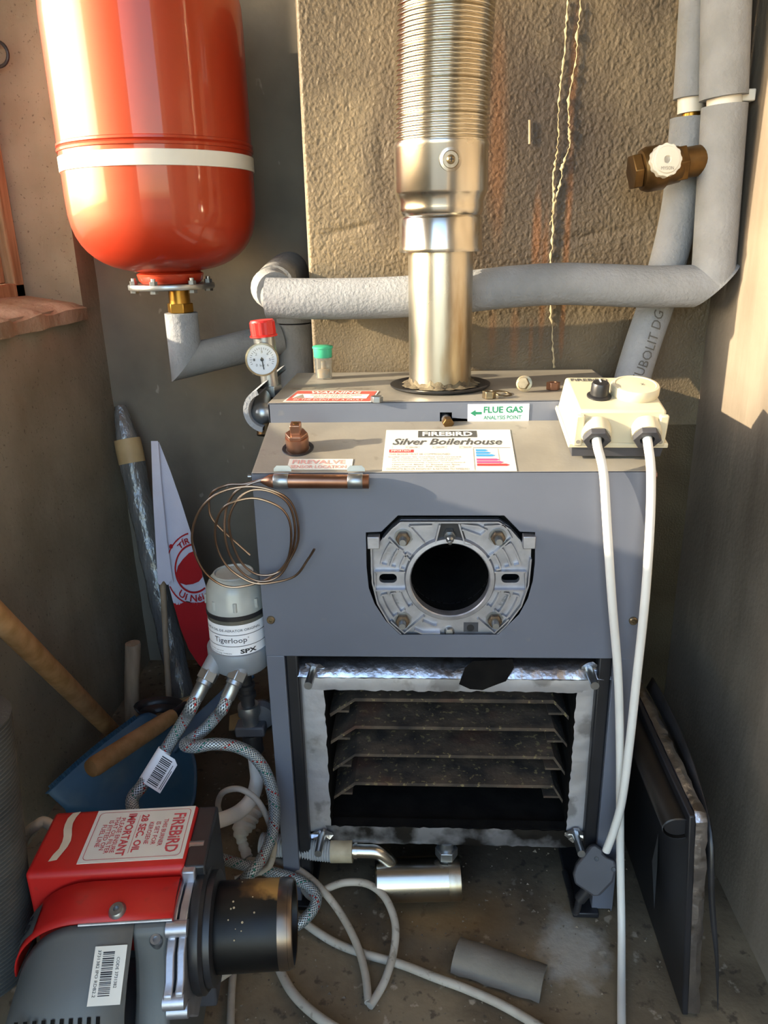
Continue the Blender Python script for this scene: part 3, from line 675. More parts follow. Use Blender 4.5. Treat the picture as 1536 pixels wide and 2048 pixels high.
    S = 1/3.84*1.0; pxm = (k(1000, 600)[0]-k(500, 600)[0])/500
    def pol(r, a): return (CXw+r*pxm*math.cos(R_(a)), CZw+r*pxm*math.sin(R_(a)))
    def arc(r, a0, a1, n=10): return [pol(r, a0+(a1-a0)*i/n) for i in range(n+1)]
    for a0, a1 in ((14, 34), (146, 166), (194, 216), (324, 346)):
        for r in (395, 470, 545): ribs.strip(arc(r, a0, a1), KM, W, Hh)
        for r0, r1 in ((360, 395), (430, 470), (500, 545)):
            e = a0 if a0 in (14, 324) else a1
            for e in (a0, a1): ribs.strip([pol(r0, e), pol(r1, e)], KM, W, Hh*.9)
    for pts in ([(195, 540), (195, 680), (425, 680)], [(195, 540), (425, 540)], [(1345, 540), (1345, 680), (1105, 680)], [(1345, 540), (1105, 540)],
                [(300, 285), (460, 450)], [(455, 190), (570, 320)], [(835, 170), (880, 325), (940, 335)], [(1030, 190), (1180, 180), (1240, 280), (1060, 440)], [(690, 180), (655, 320)],
                [(455, 190), (630, 185)], [(850, 175), (980, 190), (1050, 220), (1000, 265), (860, 215)], [(315, 915), (420, 1005), (570, 880)], [(495, 985), (560, 1010), (690, 1010)], [(980, 900), (1105, 1005), (1215, 900)], [(560, 920), (640, 955), (665, 955)],
                [(390, 160), (1140, 160), (1225, 215), (1290, 290)], [(390, 160), (325, 212), (262, 285)], [(165, 360), (175, 620), (215, 780), (300, 925), (395, 1015)], [(1385, 440), (1365, 640), (1310, 800), (1200, 945), (1125, 1015)]):
        ribs.strip([k(*q) for q in pts], KM, W, Hh)
    sub(ribs, 'cast_ribs', castal)
    for (x, y) in ((185, 300), (1367, 298)):
        a = k(x, y); sub(MB().box((a[0]-.0085, YFL-.016, a[1]-.009), (a[0]+.0085, YFL+.0, a[1]+.009)), 'hinge_lug', castal, bevel=.001)
    for (x, y, sx, sy) in ((408, 285, 1, -1), (1135, 280, -1, -1), (405, 918, 1, 1), (1110, 915, -1, 1)):
        a = k(x, y); b = k(x+sx*48, y-sy*42); c = axisM((a[0], YFL, a[1]), (0, -1, 0))
        sub(MB().strip([a, ((a[0]+b[0])/2, (a[1]+b[1])/2), b], KM, .015, .0006), 'slot', mat('slot_%d' % x, '#8f8a86', rough=.6))
        nn = sub(MB().lathe([(.0125, 0.0005), (.0125, .002)], c, 24), 'washer', zinc)
        sub(MB().nut(axisM((a[0], YFL-.002, a[1]), (0, -1, 0)), .0105, .008), 'nut', rusty, bevel=.0012)
        sub(MB().lathe([(.0055, .008), (.0055, .021), (.0045, .023)], c, 16), 'stud', zinc)
    a = k(765, 250); c = axisM((a[0], YFL, a[1]), V(0, -1, -.25))
    sub(MB().prism([k(640, 325), k(900, 325), k(870, 240), k(825, 180), k(700, 180), k(670, 240)], KM, -.004, .0012), 'black_plate', black)
    sub(MB().nut(c, .0085, .010).lathe([(.0055, .01), (.0055, .018), (.003, .021), (.003, .026)], c, 14), 'nipple', zinc, bevel=.0005)
    a = k(762, 1005); sub(MB().lathe([(.0075, 0), (.0075, .003), (.005, .006), (.001, .0065)], axisM((a[0], YFL, a[1]), (0, -1, 0)), 18), 'rivet', zinc)
    a = k(872, 1010); b = k(985, 940); MB_ = MB().prism([a, (b[0], a[1]), b, (a[0], b[1])], KM, .0002, .0008); sub(MB_, 'pocket', dgrey)
    a = k(925, 980); sub(MB().cyl(axisM((a[0], YFL, a[1]), (0, -1, 0)), .0055, .0006, .0012, 16), 'pocket_hole', black)
    for (sx, x, y, w, h, rot) in (('12345', 330, 440, 95, 34, 62), ('87654', 338, 755, 110, 36, -62), ('KB25', 1190, 765, 115, 44, 60)):
        a = k(x, y); M = Matrix.Translation((a[0], YFL, a[1])) @ frameM((0, 0, 0), (1, 0, 0), (0, 0, 1)) @ Matrix.Rotation(R_(rot), 4, 'Z')
        m = MB(); text(m, sx, M, -w*pxm/2, -h*pxm/2, w*pxm, h*pxm, z=.0012); sub(m, 'cast_lettering', zinc)
    # ---------------- heat exchanger opening
    YG = BYF+.022
    def g(px, py, Y=YG): q = P(px, py, Y=Y); return (q.x, q.z)
    GM = frameM((0, YG, 0), (1, 0, 0), (0, 0, 1))
    fo = [g(596, 1345), g(1208, 1345), g(1146, 1690), g(619, 1668)]; fi = [g(648, 1379), g(1153, 1385), g(1133, 1652), g(660, 1655)]
    xl0, xl1, xr0, xr1 = fo[0][0], fi[0][0], fi[1][0], fo[1][0]; zt1, zt0 = fo[0][1], fi[0][1]; zb0, zb1 = g(880, 1688)[1], g(880, 1655)[1]
    def tape(name, q, z, m=foil, **kw):
        w = MB(); (x0, z0), (x1, z1) = q; nx = max(2, int((x1-x0)/.008)); nz = max(2, int((z1-z0)/.008)); b = []
        for i in range(nx+1):
            for j in range(nz+1):
                ed = (i in (0, nx)) + (j in (0, nz))
                b.append(V(x0+(x1-x0)*i/nx+random.uniform(-.0007, .0007)*(1+ed), YG-z-random.uniform(0, .0011)+(.0012 if ed else 0), z0+(z1-z0)*j/nz+random.uniform(-.0007, .0007)*(1+ed)))
        w.add(b, [(i*(nz+1)+j, (i+1)*(nz+1)+j, (i+1)*(nz+1)+j+1, i*(nz+1)+j+1) for i in range(nx) for j in range(nz)])
        return w.build(name, m, t, **kw)
    # steel mouth frame carrying the tape
    MB().prism([(xl0, zb0), (xr1, zb0), (xr1, zt1), (xl0, zt1)], GM, -.02, -.0008, [[(xl1, zb1), (xl1, zt0), (xr0, zt0), (xr0, zb1)]]).build('mouth_frame', soot_and_gap, t)
    tape('foil_tape', ((xl0, zb0+.02), (xl1, zt1)), .001); tape('foil_tape', ((xr0, zb0+.012), (xr1, zt1)), .001)
    tape('foil_tape', ((xl0+.014, zt0), (xr1-.01, zt1)), .0022)
    tape('foil_tape', ((xl0+.03, zb0), (xr1-.012, zb1)), .002, mat('sooty_foil', '#8f8f93', '#2a2724', 16, .4, .7, bump=.6, bscale=40, contrast=(.4, .55)))
    # crumpled insulation lip above the opening
    mb = MB(); nx = 90; prof = [(-.012, zt1-.002), (-.016, zt1+.002), (-.012, zt1+.008), (0, zt1+.018), (.02, zt1+.026), (.05, zt1+.03)]
    for i in range(nx+1):
        x = BXL+.034+(BXR-BXL-.068)*i/nx
        for j, (dy, z) in enumerate(prof): mb.v.append(V(x, YG+dy+random.uniform(-.0006, .0006), z+random.uniform(-.0006, .0006)))
    n = len(prof)
    mb.f = [(i*n+j, (i+1)*n+j, (i+1)*n+j+1, i*n+j+1) for i in range(nx) for j in range(n-1)]
    mb.build('foil_insulation', foil_c, t, angle=25)
    # sooty patch on the lip
    mb = MB(); q = [(918, 1368), (930, 1335), (945, 1322), (1025, 1318), (1028, 1335), (1012, 1362), (985, 1372), (965, 1380), (940, 1378)]
    mb.prism([g(x, y, YG-.018) for x, y in q], frameM((0, YG-.018, 0), (1, 0, 0), (0, 0, 1)), 0, .0006); mb.build('soot_patch', soot_and_gap, t, bevel=.0)
    # door studs
    for (x0, y0, x1, y1) in ((628, 1338, 616, 1372), (1178, 1338, 1190, 1372), (645, 1668, 636, 1708), (1150, 1668, 1163, 1708)):
        a = P(x0, y0, Y=YG-.004); b = P(x1, y1, Y=YG-.055); s = MB().tube([a+V(0, .02, 0), b], .0062, 12).build('door_stud', zinc, t)
        mb = MB(); 
        for r_, d_ in ((.018, 0),):
            cv = [a+V(0, -.002, 0)]; 
            for kk in range(14): cv.append(a+V(.017*math.cos(kk*.449)*random.uniform(.7, 1.2), -.001-random.uniform(0, .005), .014*math.sin(kk*.449)*random.uniform(.7, 1.2)))
            mb.add(cv, [(0, 1+kk, 1+(kk+1) % 14) for kk in range(14)])
        mb.build('stud_foil', foil_c, t, smooth=False)
    # chamber
    YC = YBK-.03
    MB().box((xl0, YG+.018, zb0), (xl1-.003, YC, zt1)).build('chamber_side', soot_and_gap, t)
    MB().box((xr0+.003, YG+.018, zb0), (xr1, YC, zt1)).build('chamber_side', soot_and_gap, t)
    MB().box((xl0, YG+.018, zt0), (xr1, YC, zt1+.02)).build('chamber_top', soot_and_gap, t)
    MB().box((xl0, YG+.018, zb0), (xr1, YC, zb1-.006)).build('chamber_floor', soot_and_gap, t)
    holes = []
    zc_ = .235
    for i in range(4): holes.append(circ(.030, 24, xl1+.05+i*.093, zc_)[::-1])
    MB().prism([(xl0, zb0), (xr1, zb0), (xr1, zt1), (xl0, zt1)], frameM((0, YC, 0), (1, 0, 0), (0, 0, 1)), -.004, 0, holes).build('chamber_back', soot_and_gap, t)
    for i in range(4):
        MB().lathe([(.030, -.002), (.033, -.002), (.034, .006), (.030, .007), (.029, -.05), (.0005, -.05)], axisM((xl1+.05+i*.093, YC, zc_), (0, -1, 0)), 28, caps=False).build('smoke_tube', soot_and_gap, t)
    # four folded baffles
    for i, py in enumerate((1398, 1454, 1510, 1567)):
        z = P(900, py, Y=YG+.035).z; xa, xb = xl1+.002, xr0-.002; xi0, xi1 = P(710, py, Y=YG+.035).x, P(1108, py, Y=YG+.035).x; dz = .030; Yf, Yb = YG+.035, YC-.05
        rise = .012; th = .006; mb = MB()
        pr = [(xa, -dz), (xi0, 0), (xi1, 0), (xb, -dz)]; mm = 14; vs = []
        for j in range(mm+1):
            f_ = j/mm
            for lay in (0, 1):
                for (x, zz) in pr: vs.append(V(x+(random.uniform(-.001, .001)), Yf+(Yb-Yf)*f_, z+zz+rise*f_-th*lay+random.uniform(-.0005, .0005)))
        fs = []
        for j in range(mm):
            for lay in (0, 4):
                for q in range(3): a = j*8+lay+q; fs.append((a, a+1, a+9, a+8))
        fs += [(q, q+1, q+5, q+4) for q in range(3)]
        mb.add(vs, fs); mb.build('baffle', baffle_m, t, angle=25)
        for x, sg in ((xa, 1), (xb, -1)):
            MB().box((min(x, x+sg*.03), Yf+.01, z-dz-.004), (max(x, x+sg*.03), Yb, z-dz)).build('baffle_ledge', baffle_m, t)
    # ---------------- fittings and stickers on the top
    def sp(px, py): return PP(px, py, (0, BYF, ZFT), sl_n)
    c = sp(596, 897); M = axisM(c+sl_n*.0005, sl_n)
    pk = MB().lathe([(.0225, -.001), (.023, .0003), (.0225, .0008), (.018, .0008), (.016, -.004)], M, 28).build('pocket_hole', black, t)
    MB().lathe([(.016, -.01), (.0165, .012), (.017, .016), (.0165, .019), (.011, .020)], M, 24).build('sensor_pocket', copper, t)
    MB().nut(axisM(c+sl_n*.0195, sl_n), .0165, .006).build('pocket_nut', copper, t, bevel=.001)
    MB().box((-.0075, -.0075, .024), (.0075, .0075, .040), M).build('pocket_plug', copper, t, bevel=.0015)
    MB().cyl(M, .0035, .0395, .0405, 12).build('plug_hole', brass_d, t)
    def lab(name, bl, br, tl, fn, m=paper, th=.0005):
        x = br-bl; M = frameM(bl, x, tl-bl); w = x.length; h = (M.inverted() @ tl).y
        M = M @ Matrix.Translation((0, 0, .0004)); o = plate(MB(), M, w, h, th).build(name, m, t); fn(M @ Matrix.Translation((0, 0, th)), w, h, o); return o
    def pr(o, name, mb, m): return mb.build(name, m, t, parent=o)
    def f1(M, w, h, o):
        mb = MB(); text(mb, 'FIREVALVE', M, w*.06, h*.52, w*.82, h*.36, bold=.025); pr(o, 'lettering', mb, ink_fr)
        mb = MB(); text(mb, 'SENSOR LOCATION', M, w*.05, h*.1, w*.86, h*.28, bold=.02); pr(o, 'lettering', mb, ink_fr)
    lab('sensor_sticker', sp(573, 940), sp(703, 940), sp(578, 919), f1)
    def f2(M, w, h, o):
        mb = MB(); rect(mb, M, w*.26, h*.80, w*.47, h*.17); pr(o, 'print_block', mb, ink)
        mb = MB(); text(mb, 'FiREBiRD', M, w*.295, h*.83, w*.40, h*.11, z=.0006, bold=.03); pr(o, 'lettering', mb, ink_w)
        mb = MB(); text(mb, 'Silver Boilerhouse', M, w*.06, h*.61, w*.86, h*.16, bold=.02, shear=.3); pr(o, 'lettering', mb, ink)
        mb = MB(); rect(mb, M, w*.04, h*.425, w*.19, h*.07); pr(o, 'print_block', mb, ink_r)
        mb = MB(); text(mb, 'IMPORTANT', M, w*.055, h*.437, w*.155, h*.045, z=.0006); pr(o, 'lettering', mb, ink_w)
        mb = MB(); text(mb, 'THIS BOILER MUST BE COMMISSIONED', M, w*.04, h*.36, w*.47, h*.045); text(mb, 'COMPLETE BOILER PASSPORT & RETURN TO FIREBIRD', M, w*.03, h*.02, w*.62, h*.04)
        for i in range(6): text(mb, ['boiler must be installed and serviced', 'in accordance with the instructions', 'by a competent engineer and the', 'commissioning report completed', 'check oil filter is fitted on line', 'see manual for full details of'][i], M, w*(.04+.03*(i > 0)), h*(.305-.045*i), w*(.55-.04*(i % 3)), h*.03)
        for i in range(6): mb.add([M @ V(w*(.06+.105*i), h*.51, .0004), M @ V(w*(.062+.105*i), h*.51, .0004), M @ V(w*(.062+.105*i), h*.59, .0004), M @ V(w*(.06+.105*i), h*.59, .0004)], [(0, 1, 2, 3)])
        for i in range(3): text(mb, 'C26kW', M, w*(.17+.21*i), h*.525, w*.09, h*.05)
        rect(mb, M, w*.69, h*.53, w*.29, h*.012); rect(mb, M, w*.69, h*.02, w*.004, h*.5); rect(mb, M, w*.88, h*.15, w*.003, h*.36); pr(o, 'fine_print', mb, ink_gr)
        for i, (m, L) in enumerate(((ink_bl, .07), (ink_bl, .09), (ink_bl, .12), (ink_p, .15), (ink_p, .18), (ink_r, .22))):
            y = h*(.45-.06*i-(.04 if i > 2 else 0)); mb = MB(); mb.add([M @ V(*q, .0004) for q in ((w*.71, y), (w*(.71+L), y), (w*(.735+L), y+h*.024), (w*(.71+L), y+h*.048), (w*.71, y+h*.048))], [(0, 1, 2, 3, 4)]); pr(o, 'rating_bar', mb, m)
    o2 = lab('rating_sticker', sp(764, 943), sp(1034, 943), sp(772, 861), f2)
    # peeled corner of the big sticker
    def uf_(px, py): q = P(px, py, Y=YS-.0005); return q
    def f3(M, w, h, o):
        mb = MB(); text(mb, 'FLUE GAS', M, w*.26, h*.50, w*.64, h*.36, bold=.03); text(mb, 'ANALYSIS POINT', M, w*.26, h*.14, w*.62, h*.22, bold=.02)
        mb.add([M @ V(*q, .0004) for q in ((w*.04, h*.5), (w*.13, h*.68), (w*.13, h*.57), (w*.23, h*.57), (w*.23, h*.43), (w*.13, h*.43), (w*.13, h*.32))], [(0, 1, 6), (2, 3, 4, 5)]); pr(o, 'lettering', mb, ink_g)
    lab('flue_gas_sticker', uf_(935, 844), uf_(1057, 843), uf_(935, 808), f3, paper_w)
    def tp(px, py): return P(px, py, Z=ZU)
    def f4(M, w, h, o):
        mb = MB(); rect(mb, M, w*.02, h*.05, w*.96, h*.9); pr(o, 'print_block', mb, mat('ink_warning_red', '#b9574a', rough=.6))
        mb = MB(); rect(mb, M, w*.06, h*.27, w*.86, h*.38, z=.0005); text(mb, 'WARNING', M, w*.2, h*.70, w*.6, h*.2, z=.0006, bold=.03); text(mb, 'IN THE EVENT OF A FAULT', M, w*.1, h*.09, w*.8, h*.12, z=.0006); pr(o, 'lettering', mb, ink_w)
        mb = MB(); mb.add([M @ V(*q, .0007) for q in ((w*.07, h*.28), (w*.2, h*.28), (w*.135, h*.6))], [(0, 1, 2)]); text(mb, 'ISOLATE BOILER FROM MAINS', M, w*.24, h*.47, w*.6, h*.12, z=.0007); text(mb, 'BEFORE SERVICING', M, w*.3, h*.31, w*.45, h*.12, z=.0007); pr(o, 'warning_mark', mb, ink_gr)
    lab('warning_sticker', tp(566, 804), tp(742, 805), tp(580, 782), f4)
    mb = MB(); M = frameM(tp(582, 779), tp(720, 779)-tp(582, 779), V(0, 1, 0)); text(mb, 'B240  14/06', M, 0, 0, .13, .012, shear=.2); mb.build('handwriting', ink_gr, t)
    # flue gas test plug
    c = P(893, 840, Y=YS); M = axisM(c, V(.15, -1, -.1)); MB().cyl(M, .0075, -.02, .006, 16).build('test_plug', dgrey, t); MB().nut(axisM(M @ V(0, 0, .005), V(.15, -1, -.1)), .0085, .013).build('test_plug_head', brass_d, t, bevel=.001)
    MB().box((P(880, 836, Y=YS).x-.004, YS+.03, ZS-.006), (P(904, 836, Y=YS).x+.004, YS+.032, ZU-.003)).build('test_hole_back', soot_and_gap, t)
    # bent edge of the upper plate, drain tail
    return t
BOILER = boiler()

# ================================================================== CONTROL BOX AND ITS CABLES
def control_box():
    Yf = 1.022; bl = P(1140, 893, Y=Yf); br = P(1331, 894, Y=Yf); tl = P(1160, 823, Y=Yf+.006)
    w = (br-bl).length; tilt = 12.5
    t = thing('control_box', 'cream plastic control box with round dial cap on the boiler top', 'control box', tuple(bl))
    M = frameM(bl, br-bl, V(0, math.cos(R_(tilt)), math.sin(R_(tilt))))       # x right, y back, z up (box frame)
    d, h = .122, .052
    def tap(x0, x1, y0, y1, z): return [M @ V(*q, z) for q in ((x0, y0), (x1, y0), (x1, y1), (x0, y1))]
    MB().hexa(tap(0, w, 0, d, 0)+tap(.006, w-.006, .003, d-.003, h)).build('case', cream, t, bevel=.004, segs=3)
    MB().hexa(tap(-.003, w+.003, -.002, d+.002, -.001)+tap(-.0025, w+.0025, -.0018, d, .006)).build('base_flange', cream, t, bevel=.0015)
    MB().hexa(tap(.004, w-.004, .002, d-.002, -.016)+tap(.002, w-.002, .001, d-.002, -.001)).build('gap_slab', dgrey, t, bevel=.001)  # dark slab filling the gap below the case
    for x in (.009, w-.009):
        MB().box((x-.006, -.0035, .002), (x+.006, .004, h*.9), M).build('corner_rib', cream, t, bevel=.002)
        MB().cyl(M @ axisM((x, -.0032, .009), (0, -1, 0)), .0028, 0, .0008, 12).build('case_screw', ink_gr, t)
    z = h
    c = M.inverted() @ PP(1198, 793, M @ V(0, 0, h), M.to_3x3() @ V(0, 0, 1)); Mk = M @ Matrix.Translation((c.x, c.y, z))
    MB().lathe([(.0165, -.001), (.0165, .002), (.0145, .0035), (.0125, .004), (.012, .018), (.0105, .0205), (.0005, .021)], Mk, 28).build('knob', blackpl, t)
    MB().box((-.0008, 0, .0205), (.0008, .010, .0215), Mk).build('knob_pointer', ink_w, t)
    c = M.inverted() @ PP(1268, 788, M @ V(0, 0, h), M.to_3x3() @ V(0, 0, 1)); Mc = M @ Matrix.Translation((c.x, c.y, z))
    MB().lathe([(.0305, -.001), (.0325, .003), (.0325, .012), (.031, .0145), (.0275, .0150), (.0265, .0142), (.015, .0150), (.0005, .0155)], Mc, 48).build('dial_cap', cream, t)
    mb = MB(); text(mb, 'x', Mc, .006, -.006, .005, .006, z=.0158); mb.build('dial_mark', ink, t)
    mb = MB(); text(mb, 'FiREBiRD', M, .012, d-.020, .052, .0095, z=h+.0006, bold=.02); mb.build('lettering', ink, t)
    out = []
    for px, py in ((1190, 868), (1289, 866)):
        q = P(px, py, Y=Yf); l = M.inverted() @ q; dr = (M.to_3x3() @ V(-.05, -1, -.42)).normalized(); o = M @ V(l.x, .004, l.z+.008); Mg = axisM(o, dr)
        MB().lathe([(.0195, -.004), (.0195, .012), (.018, .014), (.015, .014)], Mg, 28).build('gland_body', cream, t)
        g = MB().nut(axisM(o+dr*.0135, dr), .0185, .009, hole=.0095).build('gland_nut', dgrey, t, bevel=.001)
        MB().cyl(axisM(o+dr*.010, dr), .012, 0, .004, 20).build('gland_seal', black, t)
        out.append((o+dr*.012, dr))
    return out
g1, g2 = control_box()
def cable(name, label, pts, r, m, n=12, cat='cable', group=None, uv=False, k=8):
    sp = spline(pts, k); o = MB().tube(sp, r, n, uv=uv).build(name, m, angle=60); tag(o, label, cat, group); return o
pts = [g1[0], g1[0]+g1[1]*.02]+[P(x, y, Y=Y) for x, y, Y in ((1207, 945, .984), (1214, 1050, .978), (1224, 1200, .974), (1236, 1350, .972), (1240, 1500, .970), (1240, 1640, .968), (1241, 1740, .962), (1243, 1850, .935))]+[P(1243, 1940, Z=.012), P(1243, 2030, Z=.007), P(1245, 2110, Z=.007), P(1250, 2300, Z=.007)]
cable('control_cable', 'white control cable dropping straight from the left gland to the floor', pts, .0062, cablew)
pg = P(1212, 1702, Y=.955)
pts = [g2[0], g2[0]+g2[1]*.02]+[P(x, y, Y=Y) for x, y, Y in ((1302, 945, .982), (1300, 1050, .974), (1290, 1200, .966), (1274, 1350, .960), (1260, 1480, .955), (1244, 1600, .951), (1228, 1660, .950), (1212, 1702, .950))]
cable('burner_lead', 'white burner lead running from the right gland to the dark grey plug', pts, .0062, cablew)
def plug():
    Yp = .962; pts = [(1146, 1750), (1152, 1730), (1180, 1693), (1192, 1690), (1206, 1700), (1206, 1708), (1216, 1716), (1231, 1722), (1233, 1735), (1226, 1765), (1200, 1792), (1186, 1793), (1150, 1768)]
    c = P(1190, 1745, Y=Yp); t = thing('plug_connector', 'dark grey electrical plug hanging at the foot of the boiler', 'plug', tuple(c))
    nrm = (CAM-c).normalized(); nrm = (nrm+V(0, -.3, 0)).normalized(); q = [PP(x, y, c, nrm) for x, y in pts]
    M = frameM(c, V(1, 0, 0)-nrm*nrm.x, nrm.cross(V(1, 0, 0)-nrm*nrm.x)); l = [(M.inverted() @ a) for a in q]
    MB().prism([(a.x, a.y) for a in l], M, -.024, 0).build('shell', dgrey, t, bevel=.003)
    for x, y in ((1193, 1718), (1227, 1739)):
        a = M.inverted() @ PP(x, y, c, nrm); MB().lathe([(.0035, .0003), (.0032, .0008), (.0005, .0005)], M @ Matrix.Translation((a.x, a.y, 0)), 12).build('screw_hole', black, t)
    a = PP(1178, 1780, c, nrm)-nrm*.012; b = PP(1160, 1805, c, nrm)-nrm*.022
    MB().tube([a, b], .009, 14).build('gland', blackpl, t)
    MB().tube(spline([b, b+V(-.004, .004, -.03), P(1150, 1825, Z=.018)+V(0, .04, 0), P(1140, 1790, Z=.016)+V(0, .05, 0)], 6), .0055, 10).build('lead', blackpl, t)
plug()

# ================================================================== SMALL ITEMS ON THE BOILER TOP
def hexnut(px, py, label, m, r=.011, h=.009, ax=(0, 0, 1), lift=0., name='hex_nut', hole=.0055):
    p = P(px, py, Z=ZU+.0007); M = axisM(p+V(0, 0, lift), ax); o = MB().nut(M, r, h, hole=hole).build(name, m, bevel=.0008); return tag(o, label, 'nut', 'loose hardware on the boiler top')
hexnut(754, 804, 'bright zinc hex nut by the red warning sticker', zinc, .0095, .009, hole=None)
hexnut(978, 796, 'brass-coloured hex nut just right of the flue seal', zinc_y, .0105, .011)
hexnut(1106, 779, 'brown hex nut closest to the cream control box', copper, .0110, .012)
p = P(1005, 788, Z=ZU+.0015); tag(MB().lathe([(.0105, 0), (.0145, 0), (.0145, .0016), (.0105, .0016), (.0105, 0)], axisM(p, V(.15, -.1, 1)), 24, caps=False).build('washer', zinc_y), 'thin ring washer lying between two nuts beside the flue', 'washer', 'loose hardware on the boiler top')
p = P(1048, 783, Z=ZU+.001)
t = thing('flange_nut', 'upright brown flanged nut standing right of the ring washer', 'nut', tuple(p), group='loose hardware on the boiler top')
M = axisM(p+V(0, 0, .0125), V(-.35, -1, .25)); MB().lathe([(.0125, 0), (.0125, .002), (.007, .003)], M, 22).build('flange', zinc_y, t); MB().nut(M, .0095, .012).build('hex', zinc_y, t, bevel=.0008)
def vial():
    p = P(648, 756, Z=ZU+.0008); t = thing('specimen_vial', 'small clear plastic vial with green cap on the boiler top', 'vial', tuple(p)); M = axisM(p, (0, 0, 1))
    MB().lathe([(.0140, 0), (.0144, .001), (.0160, .040), (.0152, .040), (.0135, .002), (.0005, .002)], M, 28, caps=False).build('tube', clear, t)
    MB().lathe([(.0150, .036), (.0162, .038), (.0165, .052), (.0180, .0525), (.0180, .0555), (.0165, .0565), (.0005, .0565)], M, 28).build('cap', greenpl, t)
    MB().lathe([(.011, .0022), (.0115, .016), (.0045, .017), (.0045, .030), (.0005, .031)], M, 18).build('nozzle', mat('nozzle_tan', '#c9a06a', '#a9a397', 90, .5), t)
vial()
def phial():
    a = P(527, 962, Y=.985); b = P(738, 963, Y=.985); t = thing('sensor_phial', 'copper temperature phial with coiled capillary clipped along the boiler front', 'sensor', tuple((a+b)/2))
    d = (b-a).normalized(); L = (b-a).length; M = axisM(a, d)
    MB().lathe([(.002, -.004), (.0045, 0), (.009, .008), (.0098, .014), (.0098, L-.001), (.009, L)], M, 24).build('phial', copper, t)
    for px in (563, 711):
        c = P(px, 962, Y=.985); Mc = axisM(c, d); 
        cl = MB().lathe([(.0104, -.010), (.0108, -.0095), (.0108, .0095), (.0104, .010)], Mc, 28).build('clip', zinc, t)
        e = c+V(0, .012, .010)
        MB().prism([(-.012, 0), (.012, 0), (.012, .004), (.008, .008), (-.008, .008), (-.012, .004)], frameM(e, (1, 0, 0), V(0, .1, 1)), -.0006, .0006).build('clip_tab', zinc, t)
    loop = [(527, 960), (500, 968), (470, 985), (452, 1020), (450, 1070), (462, 1115), (490, 1150), (525, 1163), (560, 1150), (582, 1110), (590, 1060), (578, 1010), (545, 985), (505, 980), (475, 1000), (458, 1040), (466, 1090), (487, 1130), (520, 1150),
            (560, 1142), (590, 1100), (597, 1060), (585, 1010), (555, 985), (500, 973), (440, 985), (400, 1020), (384, 1070), (393, 1115), (415, 1150), (450, 1172), (490, 1172), (540, 1155), (575, 1120), (582, 1060), (566, 1020), (520, 998), (480, 1000), (445, 1018), (430, 1060), (438, 1105), (462, 1140), (505, 1165), (545, 1165), (590, 1152), (615, 1120), (629, 1098)]
    pts = []
    for i, (x, y) in enumerate(loop): pts.append(P(x, y, Y=.985-.010*math.sin(i*.55)-.012*(i > 3)))
    MB().tube(spline(pts, 8), .0017, 8, caps=True).build('capillary', copper_wire, t)
    MB().tube(spline([P(527, 958, Y=.985), P(490, 968, Y=.98), P(455, 970, Y=.975), P(425, 985, Y=.975), P(418, 1010, Y=.978), P(430, 1045, Y=.98), P(500, 1110, Y=.985)], 8), .0017, 8).build('capillary', copper_wire, t)
phial()
